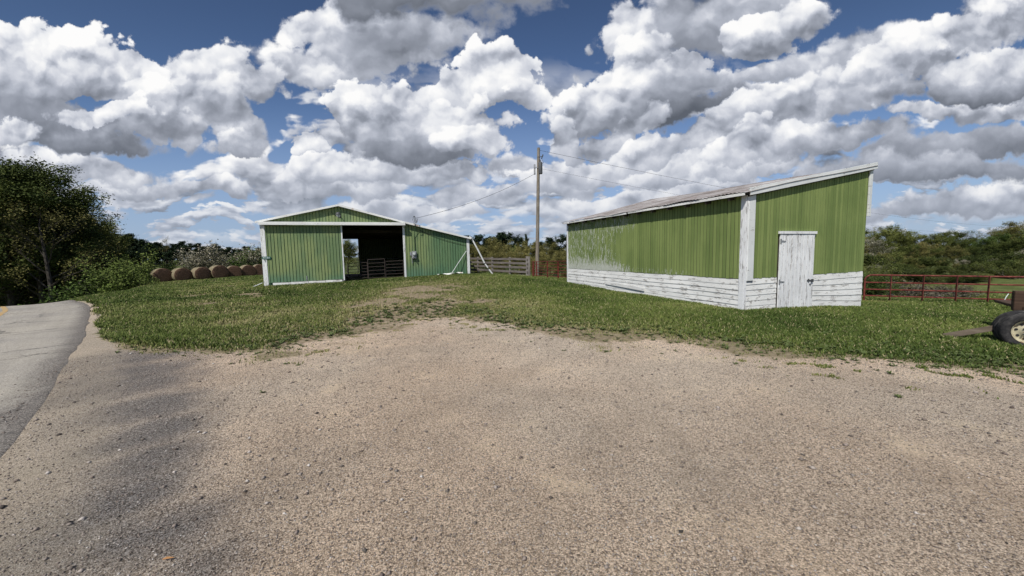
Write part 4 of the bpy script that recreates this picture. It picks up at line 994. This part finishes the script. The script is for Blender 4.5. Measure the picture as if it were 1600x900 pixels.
# short post beside the shed gate etc.
# ------------------------------------------------------------------ grass
def m_grass(n):
    c = n.attr('tint'); r_, g_, b_ = n.sep(c)
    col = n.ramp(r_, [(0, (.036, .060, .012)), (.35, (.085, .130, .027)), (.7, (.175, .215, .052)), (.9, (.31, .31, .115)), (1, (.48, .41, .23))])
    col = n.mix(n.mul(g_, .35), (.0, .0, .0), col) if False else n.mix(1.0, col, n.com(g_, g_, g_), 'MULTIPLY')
    return col
M_GRASS = material('grass_blade', m_grass, .7, spec=.2)
def grass_patch(name, N_, rlo, rhi, pw, label, hscale=1.0, seed=1, wmul=1.0, filt=None, thlim=1.05):
    rg = np.random.default_rng(seed)
    u = rg.random(N_); r = (rlo ** pw + u * (rhi ** pw - rlo ** pw)) ** (1 / pw)
    th = rg.uniform(-thlim, thlim, N_); x = r * np.sin(th); y = r * np.cos(th)
    g, w, fr, ro = masks(x, y)
    patch = vnoise(x, y, .55, 31) * .6 + vnoise(x, y, .22, 32) * .4
    dens = g * (1 - .95 * np.clip(w * 1.35, 0, 1)) * (.12 + .88 * np.clip(fr * 1.3, 0, 1)) * np.clip(patch * (2.6 - 1.2 * fr) - .45 + .9 * fr, 0, 1)
    # nothing grows inside the buildings
    def inside(o, ang, w_, l_, pad=0):
        dx, dy = x - o.x, y - o.y; c, s = math.cos(ang), math.sin(ang); lx, ly = dx * c + dy * s, -dx * s + dy * c
        return (lx > -pad) & (lx < w_ + pad) & (ly > -pad) & (ly < l_ + pad)
    dens[inside(BO, BA, BW, BD, .02) | inside(SO, SA, SW, SL, .03)] = 0
    rbv = np.interp(th, _th, _rr); tuft = (vnoise(x, y, .17, 71) > .80) * ss(-1.9, 0, r - rbv) * (r < rbv + 3) * (th > -.62) * (ro < -.3) * (vnoise(x, y, 1.5, 72) > .42)
    dens = np.maximum(dens, .55 * tuft)
    keep = rg.random(N_) < dens
    if filt is not None: keep &= filt(x, y)
    x, y, r, g, w, fr, patch = [a_[keep] for a_ in (x, y, r, g, w, fr, patch)]; n_ = len(x)
    z = terrain(x, y)
    lush = np.clip(vnoise(x, y, 2.2, 41) * .7 + patch * .6, 0, 1.2)
    h = (.026 + .090 * lush * np.clip(fr * 1.3 + .12, 0, 1)) * (.5 + .9 * rg.random(n_)) * (1 - .8 * w) * hscale
    # taller fringe the mower cannot reach
    def near(o, ang, w_, l_, pad):
        dx, dy = x - o.x, y - o.y; c, s = math.cos(ang), math.sin(ang); lx, ly = dx * c + dy * s, -dx * s + dy * c
        return (lx > -pad) & (lx < w_ + pad) & (ly > -pad) & (ly < l_ + pad)
    h = h * np.where(near(BO, BA, BW, BD, 1.0), .55, 1.0) * np.where(near(SO, SA, SW, SL, .2), .9, 1.0)
    wd = (.0032 + .00050 * r) * (.7 + .7 * rg.random(n_)) * wmul
    a = rg.uniform(0, 2 * PI, n_); b_ = rg.uniform(0, 2 * PI, n_); lean = h * rg.uniform(.15, .85, n_)
    P0 = np.stack([x - wd * np.cos(a), y - wd * np.sin(a), z - .01], -1); P1 = np.stack([x + wd * np.cos(a), y + wd * np.sin(a), z - .01], -1)
    mx_, my_ = x + lean * .35 * np.cos(b_), y + lean * .35 * np.sin(b_)
    P2 = np.stack([mx_ + wd * .8 * np.cos(a), my_ + wd * .8 * np.sin(a), z + h * .6], -1); P3 = np.stack([mx_ - wd * .8 * np.cos(a), my_ - wd * .8 * np.sin(a), z + h * .6], -1)
    P4 = np.stack([x + lean * np.cos(b_), y + lean * np.sin(b_), z + h], -1)
    V_ = np.stack([P0, P1, P2, P3, P4], 1).reshape(-1, 3)
    i = np.arange(n_) * 5
    Fq = np.stack([i, i + 1, i + 2, i, i + 2, i + 3, i + 3, i + 2, i + 4], -1).reshape(-1)
    me = mesh_np(name, V_, Fq, 3)
    tint = np.clip(.13 + .05 * ss(-.25, -.5, np.arctan2(x, y)) + .50 * rg.random(n_) + .40 * (vnoise(x, y, 1.3, 51) - .5) + .35 * (vnoise(x, y, 5, 52) - .5) + .40 * w + .25 * (1 - np.clip(fr * 2, 0, 1)) + .10, 0, .93)
    dead = rg.random(n_) < .05 + .30 * w; tint[dead] = 1.0
    T_ = np.repeat(np.stack([tint, np.ones(n_), np.zeros(n_)], -1)[:, None, :], 5, 1)
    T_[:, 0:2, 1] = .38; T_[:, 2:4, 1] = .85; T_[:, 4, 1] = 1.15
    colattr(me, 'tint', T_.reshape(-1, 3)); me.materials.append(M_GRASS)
    o = bpy.data.objects.new(name, me); COL.objects.link(o); o['kind'] = 'stuff'; o['label'] = label; o['category'] = 'grass'; return o
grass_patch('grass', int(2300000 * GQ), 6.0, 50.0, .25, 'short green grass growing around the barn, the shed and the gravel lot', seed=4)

# weeds: broad leafy clumps along the gravel edge
def weed_mesh(seed):
    r = random.Random(seed); m = MB()
    for k in range(16):
        a = r.uniform(0, 2*PI); L_ = r.uniform(.06, .15); w = L_ * .16; d = Vector((math.cos(a), math.sin(a), 0)); s_ = Vector((-d.y, d.x, 0)); up = r.uniform(.2, 1.1)
        p1 = d * L_ * .5 + Vector((0, 0, L_ * .5 * up)); p2 = d * L_ + Vector((0, 0, L_ * .55 * up)); i = len(m.v)
        m.v += [Vector((0, 0, 0)), p1 - s_ * w, p2, p1 + s_ * w]; m.f.append((i, i+1, i+2, i+3))
    return m
M_WEED = material('weed_leaf', lambda n: n.mix(n.noise(n.coord('Object'), 1.8, 3), (.055, .085, .022), (.13, .16, .055)), .65, spec=.2)
wm = [weed_mesh(k).build('weeds', M_WEED) for k in range(5)]
rg = random.Random(11); wall = MB(); cnt = 0
srcs = [[v.copy() for v in o.data.vertices.data.vertices] if False else [(tuple(v.co)) for v in o.data.vertices] for o in wm]; sf = [[tuple(p.vertices) for p in o.data.polygons] for o in wm]
for o in wm: bpy.data.objects.remove(o)
for _ in range(3400):
    th = rg.uniform(-.95, 1.05); rb = float(np.interp(th, _th, _rr)); r = rb + rg.gauss(.35, .8) + (rg.random() ** 2) * 3; 
    if r < 5: continue
    x, y = r * math.sin(th), r * math.cos(th)
    if y > 22 or float(road_off(np.array([x]), np.array([y]))[0]) > -.3: continue
    if r < rb - .2 and rg.random() < .75: continue
    k = rg.randrange(5); s_ = rg.uniform(.25, .85) * (1 if r > rb + .4 else .6); a = rg.uniform(0, 6.28); ca, sa = math.cos(a) * s_, math.sin(a) * s_; z_ = tz(x, y); i = len(wall.v)
    wall.v += [Vector((x + vx * ca - vy * sa, y + vx * sa + vy * ca, z_ + vz * s_)) for vx, vy, vz in srcs[k]]; wall.f += [tuple(i + j for j in f) for f in sf[k]]
o = wall.build('weeds', M_WEED); o['kind'] = 'stuff'; o['label'] = 'low leafy weeds scattered along the edge of the gravel'; o['category'] = 'weeds'

# ------------------------------------------------------------------ loose stones on the gravel
def stones(N_, seed):
    rg = np.random.default_rng(seed)
    r = 1.2 + 8.5 * rg.random(N_) ** 1.15; th = rg.uniform(-1.05, 1.05, N_); x = r * np.sin(th); y = r * np.cos(th)
    g, w, fr, ro = masks(x, y); keep = (g < .35) & (ro < .12 + .35 * rg.random(N_) ** 3) & (rg.random(N_) < .45 + .55 * vnoise(x, y, .5, 61)); x, y, r = x[keep], y[keep], r[keep]; n_ = len(x); z = terrain(x, y)
    s = (.0026 + .0042 * rg.random(n_) ** 2.5 + .010 * (rg.random(n_) < .006)) * (1 + .05 * r)
    base = np.array([(1, 0, 0), (0, 1, 0), (-1, 0, 0), (0, -1, 0), (0, 0, .75), (0, 0, -.5)], float)
    V_ = base[None] * s[:, None, None] * rg.uniform(.6, 1.35, (n_, 6, 1)); a = rg.uniform(0, 2*PI, n_)
    ca, sa = np.cos(a)[:, None], np.sin(a)[:, None]; vx, vy = V_[..., 0] * 1.25, V_[..., 1]
    V_ = np.stack([vx * ca - vy * sa + x[:, None], vx * sa + vy * ca + y[:, None], V_[..., 2] + z[:, None] + s[:, None] * .35 + np.where(ro[keep] > 0, .028, 0)[:, None]], -1).reshape(-1, 3)
    tri = np.array([(0,1,4),(1,2,4),(2,3,4),(3,0,4),(1,0,5),(2,1,5),(3,2,5),(0,3,5)]); i = np.arange(n_) * 6
    Fq = (i[:, None, None] + tri[None]).reshape(-1); me = mesh_np('gravel_stones', V_, Fq, 3)
    t_ = np.clip(rg.normal(.5, .24, n_), 0, 1); colattr(me, 'tint', np.repeat(np.stack([t_, rg.random(n_), t_], -1)[:, None, :], 6, 1).reshape(-1, 3))
    def fn(n):
        a_, b_, _ = n.sep(n.attr('tint')); c = n.ramp(a_, [(0, (.055, .05, .045)), (.4, (.19, .165, .14)), (.75, (.40, .355, .31)), (1, (.66, .62, .57))])
        return n.mix(n.mul(b_, .35), c, (.30, .22, .18))
    me.materials.append(material('crushed_stone', fn, .85, spec=.2)); o = bpy.data.objects.new('gravel_stones', me); COL.objects.link(o)
    o['kind'] = 'stuff'; o['label'] = 'loose crushed stones lying all over the gravel lot'; o['category'] = 'gravel'
stones(int(150000 * GQ), 3)
# dry leaf near the bottom of the picture
q = G(262, 876); m_ = MB(); m_.v = [Vector(v) for v in ((-.028, 0, 0), (-.008, .009, .006), (.024, .004, .003), (.034, 0, .001), (.016, -.008, .005), (-.012, -.008, .003))]; m_.f = [(0, 1, 2, 3, 4, 5)]
o_ = m_.build('dry_leaf', material('dry_leaf', lambda n: (.42, .22, .09), .8)); o_.location = (q.x, q.y, q.z + .012); o_.rotation_euler = (0, 0, .15); tag(o_, 'single orange brown dry leaf on the gravel near the road', 'leaf')

# ------------------------------------------------------------------ trees
def leaf_mat(name, c0, c1, c2, trans=.12):
    def fn(n):
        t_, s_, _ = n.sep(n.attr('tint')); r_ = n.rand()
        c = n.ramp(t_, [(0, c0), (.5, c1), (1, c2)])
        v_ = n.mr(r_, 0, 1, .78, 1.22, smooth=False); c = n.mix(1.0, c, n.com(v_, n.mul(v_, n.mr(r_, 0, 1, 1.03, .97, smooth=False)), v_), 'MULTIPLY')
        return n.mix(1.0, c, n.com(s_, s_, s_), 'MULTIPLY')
    return material(name, fn, .75, spec=.15)
M_BARK = material('bark', lambda n: (n.ramp(n.noise(n.v('MULTIPLY', n.coord('Object'), (3, 3, .7)), 3, 5, .7), [(.35, (.022, .018, .015)), (.55, (.058, .050, .042)), (.7, (.13, .118, .10))])), .9)
M_BARKL = material('pale_bark', lambda n: (n.ramp(n.noise(n.v('MULTIPLY', n.coord('Object'), (3, 3, .7)), 3, 5, .7), [(.35, (.10, .09, .08)), (.55, (.22, .20, .185)), (.7, (.42, .40, .37))])), .9)
LM = dict(dark=leaf_mat('dark_green_leaves', (.014, .022, .006), (.045, .064, .014), (.115, .135, .034)),
          olive=leaf_mat('olive_spring_leaves', (.036, .044, .011), (.100, .118, .028), (.20, .215, .065)),
          green=leaf_mat('fresh_green_leaves', (.020, .040, .008), (.060, .100, .020), (.13, .175, .05)),
          pine=leaf_mat('blackish_green_leaves', (.006, .012, .006), (.014, .028, .012), (.035, .055, .022)),
          rust=leaf_mat('bronze_budding_leaves', (.050, .048, .014), (.140, .130, .038), (.26, .235, .085)),
          bloom=leaf_mat('pale_blossom', (.06, .068, .028), (.20, .19, .12), (.50, .46, .38)),
          brush=leaf_mat('dead_brush_twigs', (.045, .040, .022), (.12, .105, .065), (.25, .225, .155)))
def tree_mesh(seed, h, cr, cb, nleaf, ls, leafc=.55, limbs=9, bush=False, sparse=0.0, flat=1.0):
    """h total height, cr crown radius, cb height of the crown's base"""
    r = random.Random(seed); wood = MB(); tips = []
    def branch(p, d, L_, rad, lev):
        pts = [p]; rs = [rad]; q = p; nseg = 4 if lev < 2 else 3
        for k in range(nseg):
            d = (d + Vector((r.uniform(-1, 1), r.uniform(-1, 1), r.uniform(-.35, .75))) * (.20 if lev else .07)).normalized()
            q = q + d * (L_ / nseg); pts.append(q); rs.append(max(rad * (1 - .75 * (k + 1) / nseg), .004))
            if lev >= 1: tips.append((q.copy(), lev))
        wood.tube(pts, rs, 7 if lev == 0 else 4 if lev == 1 else 3, cap=False)
        if lev < 3:
            nb = (4, 4, 3)[lev] if lev else limbs
            for k in range(nb):
                u = r.uniform(.25, 1.0) if lev else (cb / h + (1 - cb / h) * ((k + r.random() * .8) / nb)) * .98
                j = min(int(u * nseg), nseg - 1); b = pts[j].lerp(pts[j + 1], u * nseg - j)
                a = r.uniform(0, 2*PI) if lev else k * 2.4 + r.uniform(-.4, .4)
                el = r.uniform(.1, .9) if lev else r.uniform(.15, .75) + .5 * u
                nd = Vector((math.cos(a) * math.cos(el), math.sin(a) * math.cos(el), math.sin(el) * flat))
                if lev: nd = (nd + d * .9).normalized()
                if lev == 0:
                    t_ = (u - cb / h) / max(1 - cb / h, .01); env = math.sqrt(max(.08, 1 - (abs(t_ - .38) / .70) ** 2)); ll = cr * env * r.uniform(.8, 1.12)
                else: ll = L_ * r.uniform(.42, .68)
                branch(b, nd, ll, max(rs[j] * (.55 if lev else .42), .006), lev + 1)
    if bush:
        for k in range(limbs):
            a = r.uniform(0, 2*PI); el = r.uniform(.35, 1.3); L_ = h * .62 * r.uniform(.7, 1.1)
            branch(Vector((r.uniform(-.3, .3) * cr, r.uniform(-.3, .3) * cr, 0)), Vector((math.cos(a) * math.cos(el) * cr / h * 1.5, math.sin(a) * math.cos(el) * cr / h * 1.5, math.sin(el))).normalized(), L_, .035, 1)
    else:
        branch(Vector((0, 0, -.3)), Vector((r.uniform(-.05, .05), r.uniform(-.05, .05), 1)).normalized(), h * .93, h * .0165 + .04, 0)
    lv = [t_ for t_ in tips if t_[1] >= 2 or bush]
    rg = np.random.default_rng(seed); T_ = np.array([tuple(t_[0]) for t_ in lv]); 
    if len(T_) == 0: T_ = np.array([(0, 0, h * .7)])
    cb_ = rg.random(len(T_)); keep = rg.random(len(T_)) > sparse; T_, cb_ = T_[keep], cb_[keep]
    ci = rg.integers(0, len(T_), nleaf); c = T_[ci] + rg.normal(0, leafc * .5, (nleaf, 3)) * (1, 1, .75)
    c[:, 2] = np.maximum(c[:, 2], .05)
    n1 = rg.normal(size=(nleaf, 3)); n1 /= np.linalg.norm(n1, axis=1)[:, None]; n1[:, 2] *= .6
    n2 = np.cross(n1, rg.normal(size=(nleaf, 3))); n2 /= np.linalg.norm(n2, axis=1)[:, None] + 1e-9
    s = (ls * rg.uniform(.5, 1.25, nleaf))[:, None]
    V_ = np.stack([c - n1 * s, c + n2 * s * .55, c + n1 * s, c - n2 * s * .55], 1).reshape(-1, 3)
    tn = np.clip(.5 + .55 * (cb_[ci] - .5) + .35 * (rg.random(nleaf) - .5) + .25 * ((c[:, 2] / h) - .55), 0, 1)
    # crown shade put into the tint: leaves near the centre are darker
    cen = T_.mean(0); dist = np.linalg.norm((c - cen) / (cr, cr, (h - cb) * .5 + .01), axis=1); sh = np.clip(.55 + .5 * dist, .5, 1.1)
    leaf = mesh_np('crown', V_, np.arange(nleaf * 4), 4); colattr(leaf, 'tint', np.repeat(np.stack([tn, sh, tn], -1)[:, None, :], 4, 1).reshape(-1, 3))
    wm_ = bpy.data.meshes.new('trunk'); wm_.from_pydata([tuple(v) for v in wood.v], [], wood.f); wm_.update()
    return wm_, leaf
def proto(key, mat, bark, **k):
    w, l = tree_mesh(**k); w.materials.append(bark); l.materials.append(mat); zc = np.empty(len(l.vertices) * 3, np.float32); l.vertices.foreach_get('co', zc); PRO[key] = (w, l, float(np.percentile(zc[2::3], 99.7)))
PRO = {}; q_ = LQ
proto('oakA', LM['dark'], M_BARK, seed=1, h=15, cr=4.9, cb=5.2, nleaf=int(27000*q_), ls=.115, limbs=12, leafc=.62, sparse=.12)
proto('oakB', LM['dark'], M_BARK, seed=2, h=15, cr=4.2, cb=6.5, nleaf=int(19000*q_), ls=.11, limbs=12, leafc=.65, sparse=.2)
proto('oakC', LM['olive'], M_BARK, seed=3, h=13, cr=4.0, cb=4.2, nleaf=int(15000*q_), ls=.11, limbs=12, leafc=.7)
proto('bare', LM['rust'], M_BARK, seed=4, h=13, cr=4.4, cb=4.0, nleaf=int(5000*q_), ls=.09, limbs=13, leafc=.5, sparse=.3)
proto('farA', LM['pine'], M_BARK, seed=5, h=12, cr=4.6, cb=1.0, nleaf=int(9000*q_), ls=.30, limbs=11, leafc=.9)
proto('farB', LM['pine'], M_BARK, seed=6, h=12, cr=3.6, cb=2.0, nleaf=int(6000*q_), ls=.30, limbs=10, leafc=.8)
proto('olv', LM['rust'], M_BARK, seed=7, h=7, cr=3.6, cb=.5, nleaf=int(16000*q_), ls=.10, limbs=16, leafc=.55)
proto('grn', LM['green'], M_BARK, seed=8, h=8, cr=3.4, cb=.8, nleaf=int(15000*q_), ls=.11, limbs=13, leafc=.6)
proto('mixd', LM['olive'], M_BARK, seed=9, h=9, cr=3.8, cb=.8, nleaf=int(15000*q_), ls=.12, limbs=13, leafc=.65)
proto('blm', LM['bloom'], M_BARK, seed=10, h=8, cr=3.6, cb=1.2, nleaf=int(9000*q_), ls=.11, limbs=12, leafc=.5, sparse=.25, flat=.5)
proto('bushG', LM['green'], M_BARK, seed=11, h=3.2, cr=2.0, cb=.1, nleaf=int(7000*q_), ls=.075, limbs=11, leafc=.36, bush=True)
proto('bushB', LM['bloom'], M_BARKL, seed=12, h=3.6, cr=2.6, cb=.1, nleaf=int(5200*q_), ls=.07, limbs=14, leafc=.38, bush=True, sparse=.2)
proto('brush', LM['brush'], M_BARKL, seed=13, h=1.8, cr=2.0, cb=.1, nleaf=int(2500*q_), ls=.06, limbs=16, leafc=.3, bush=True)
proto('dk2', LM['dark'], M_BARK, seed=14, h=9, cr=3.8, cb=.6, nleaf=int(15000*q_), ls=.12, limbs=14, leafc=.65)
proto('bushL', leaf_mat('lime_green_leaves', (.038, .060, .012), (.12, .165, .034), (.25, .29, .09)), M_BARK, seed=18, h=3.2, cr=2.1, cb=.1, nleaf=int(7000*q_), ls=.075, limbs=12, leafc=.36, bush=True)
proto('scrub', LM['dark'], M_BARK, seed=15, h=3.8, cr=3.0, cb=.1, nleaf=int(12000*q_), ls=.085, limbs=16, leafc=.45, bush=True)
proto('scrub2', LM['olive'], M_BARKL, seed=16, h=3.8, cr=3.0, cb=.1, nleaf=int(9000*q_), ls=.085, limbs=18, leafc=.42, bush=True)
def plant(key, x, y, H, label, cat='tree', name='tree', group=None, wide=1.0, rot=None, sink=0.0):
    w, l, h0 = PRO[key]; s = H / h0; a = rot if rot is not None else (x * 12.9898 + y * 78.233) % 6.28
    t = thing(name, label, cat, (x, y, tz(x, y) - sink), a, group); t.scale = (s * wide, s * wide, s)
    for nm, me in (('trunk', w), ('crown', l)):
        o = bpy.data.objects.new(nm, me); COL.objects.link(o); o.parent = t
    return t
def plant_px(key, px, top, Y, label, **k):
    q = P(px, top, Y); g_ = tz(q.x, q.y); return plant(key, q.x, q.y, max(q.z - g_, 1.0), label, **k)
# wood beyond the crest of the road, left
LW = [('oakA', -45, 236, 37), ('oakA', -15, 234, 37), ('oakB', 22, 250, 39), ('oakA', 40, 262, 38), ('oakB', -30, 250, 42), ('bare', 60, 290, 35), ('oakA', 66, 284, 47), ('oakA', 104, 322, 50), ('oakC', 132, 350, 47), ('oakB', 76, 296, 41), ('bare', 92, 312, 45), ('oakC', 108, 326, 46),
      ('oakC', 124, 342, 52), ('oakB', -75, 245, 34), ('oakC', 54, 318, 46), ('oakC', 0, 290, 40), ('oakA', -85, 225, 41), ('oakB', 96, 336, 56), ('dk2', 62, 372, 46), ('dk2', 96, 385, 50), ('oakC', 144, 356, 58), ('bushG', 128, 430, 34), ('dk2', 5, 330, 50), ('dk2', 45, 345, 55), ('dk2', 88, 355, 62), ('dk2', 25, 335, 60), ('dk2', 120, 365, 66), ('dk2', 150, 372, 72), ('dk2', -30, 345, 46), ('oakA', 20, 262, 48), ('oakA', 62, 296, 52), ('oakC', 100, 350, 60), ('dk2', 10, 350, 39), ('dk2', 38, 360, 42), ('dk2', 75, 378, 40)]
names = {'oakA': 'tall broad dark leafed tree in the wood beyond the road crest', 'oakB': 'tall thinner pale barked tree in the wood beyond the road', 'oakC': 'olive leafed tree in the wood beyond the road crest', 'bare': 'half bare twiggy tree standing against the sky beside the road wood', 'dk2': 'low dark leafed tree filling the wood under the taller trees', 'bushG': 'green bush at the right foot of the roadside wood'}
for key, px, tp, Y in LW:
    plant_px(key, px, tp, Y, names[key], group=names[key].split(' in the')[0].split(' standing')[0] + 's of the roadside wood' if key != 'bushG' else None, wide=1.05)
# bushes on the slope between wood and bales
plant_px('bushL', 178, 404, 31.5, 'rounded green bush at the right edge of the roadside wood', cat='bush', name='bush', wide=1.1)
plant_px('bushL', 203, 389, 36, 'taller yellow green bush between the roadside wood and the brush pile', cat='bush', name='bush', wide=.9)
plant_px('bushL', 197, 424, 32.5, 'low bright green bush at the crest of the grass beside the roadside wood', cat='bush', name='bush', wide=1.3)
plant_px('bushL', 239, 401, 45, 'small round green bush just left of the first hay bale', cat='bush', name='bush')
plant_px('brush', 222, 427, 38, 'brown brush pile in the dip left of the hay bales', cat='brush pile', name='brush_pile', wide=1.5)
plant_px('brush', 208, 437, 35, 'smaller grey brush pile at the crest of the grass left of the bales', cat='brush pile', name='brush_pile', wide=1.2)
for px, tp, Y in ((322, 392, 54), (345, 380, 56), (372, 384, 58), (400, 388, 60)):
    plant_px('bushB' if px < 390 else 'bushG', px, tp, Y, 'pale blossoming shrub behind the row of hay bales' if px < 390 else 'green shrub behind the bales beside the barn corner', cat='shrub', name='shrub', group='blossoming shrubs behind the bales' if px < 390 else None, wide=1.15)
plant_px('bushG', 385, 396, 55, 'green shrub between blossoming shrubs and hay bales', cat='shrub', name='shrub', wide=1.1)
# far tree line, left to centre
rr = random.Random(21)
prof = [(165, 362), (185, 364), (200, 371), (225, 373), (245, 378), (262, 383), (280, 376), (300, 379), (318, 384), (335, 380), (360, 385), (385, 384), (405, 386), (430, 388), (480, 386), (540, 380), (600, 384), (660, 386)]
for k, (px, tp) in enumerate(prof):
    Y = 128 + rr.uniform(-8, 10)
    plant_px('farA' if k % 3 else 'farB', px, tp + 1, Y, 'blackish tree in the far tree line left of the barn', group='blackish trees of the far tree line left of the barn', wide=1.35)
    plant_px('farB', px + rr.uniform(-12, -2), tp + 5, Y + 5, 'blackish tree in the far tree line left of the barn', group='blackish trees of the far tree line left of the barn', wide=1.6)
    plant_px('farA', px + rr.uniform(4, 12), tp + 9, Y - 7, 'blackish tree in the far tree line left of the barn', group='blackish trees of the far tree line left of the barn', wide=1.5)
plant_px('bare', 256, 368, 122, 'lone taller thin crowned tree rising above the far tree line', wide=.6)
# behind the board fence
for k, (px, tp, Y, w) in enumerate(((742, 381, 62, 1.25), (766, 372, 60, 1.2), (784, 384, 56, 1.1), (826, 377, 58, 1.2), (812, 388, 54, 1.1), (858, 379, 60, 1.3), (880, 392, 56, 1.1), (846, 394, 52, 1.1))):
    plant_px('olv', px, tp, Y, 'rounded bronze olive budding tree behind the board fence and red gate', group='bronze budding trees behind the board fence', wide=w)
plant_px('grn', 800, 385, 66, 'green tree between the bronze budding trees behind the board fence', wide=.9)
for k, (px, tp, Y) in enumerate(((732, 368, 104), (752, 367, 100), (778, 363, 98), (795, 364, 104), (812, 372, 108), (838, 378, 112), (862, 371, 100), (882, 366, 98), (900, 366, 102), (765, 372, 110), (1000, 380, 105), (950, 376, 105), (1050, 380, 105))):
    plant_px('farA' if k % 2 else 'farB', px, tp, Y, 'blackish tree in the distance behind the bronze trees', group='blackish trees behind the bronze trees', wide=1.3)
plant_px('farB', 823, 366, 96, 'small spiky dark conifer top beside the utility pole', wide=.35)
# wooded slope right of the shed
rr = random.Random(33); keys = ['mixd', 'dk2', 'grn', 'olv', 'blm', 'mixd', 'dk2', 'olv']
lab = {'mixd': 'olive green tree on the wooded slope right of the shed', 'dk2': 'dark green tree on the wooded slope right of the shed', 'grn': 'fresh green tree on the wooded slope right of the shed', 'olv': 'bronze budding tree on the wooded slope right of the shed', 'blm': 'pale blossoming tree on the wooded slope right of the shed', 'bare': 'bare crowned tree on the wooded slope right of the shed'}
def top_px(px): return np.interp(px, [1300, 1380, 1420, 1480, 1530, 1570, 1600, 1700, 1900], [352, 351, 355, 363, 357, 351, 346, 340, 335])
for row, (Y, dt, step) in enumerate(((92, 2, 26), (78, 9, 25), (64, 24, 27), (52, 44, 28), (46, 60, 25))):
    px = 1270 + row * 7
    while px < 1790:
        k = rr.choice(keys if row > 0 else ['mixd', 'dk2', 'bare', 'grn', 'olv']) if row < 5 else rr.choice(['dk2', 'mixd', 'olv', 'grn']); yy = Y + rr.uniform(-3, 3)
        plant_px(k, px, top_px(px) + dt + rr.uniform(-4, 6), yy, lab[k], group=lab[k].split(' on the')[0] + 's on the wooded slope', wide=1.25)
        px += step * rr.uniform(.75, 1.25)
for px, tp, Y in ((1352, 425, 26), (1372, 432, 25), (1400, 436, 27), (1428, 442, 27), (1460, 444, 28), (1500, 448, 28)):
    plant_px('bushG' if px < 1390 else 'brush', px, tp, Y, 'green bramble bush behind the left end of the red gate' if px < 1390 else 'tangled brown brush behind the red gate', cat='bush', name='bush', group='green bramble bushes behind the red gate' if px < 1390 else 'brown brush behind the red gate', wide=1.3)
for row, (Y, dt, step) in enumerate(((50, 46, 26), (43.5, 58, 25), (39, 70, 27))):
    px = 1335 + row * 9
    while px < 1760:
        k = rr.choice(['scrub', 'scrub2', 'scrub', 'olv' if row == 0 else 'scrub2']); px_ = px
        lb = {'scrub': 'dark green scrub thicket at the foot of the wooded slope', 'scrub2': 'olive scrub thicket at the foot of the wooded slope', 'olv': lab['olv']}[k]
        plant_px(k, px, top_px(px) + dt + rr.uniform(-5, 5), Y + rr.uniform(-2, 2), lb, cat='tree' if k == 'olv' else 'bush', name='tree' if k == 'olv' else 'bush', group=lb.split(' at the')[0] + 's at the foot of the slope' if k != 'olv' else lb.split(' on the')[0] + 's on the wooded slope', wide=1.35)
        px += step * rr.uniform(.8, 1.2)
# trees seen through the barn's back opening
for px, tp, Y, k in ((540, 374, 60, 'oakC'), (556, 378, 66, 'bare'), (572, 380, 62, 'oakC'), (525, 376, 66, 'dk2')):
    plant_px(k, px, tp, Y, 'tree standing behind the barn, seen through its back opening', group='trees behind the barn')
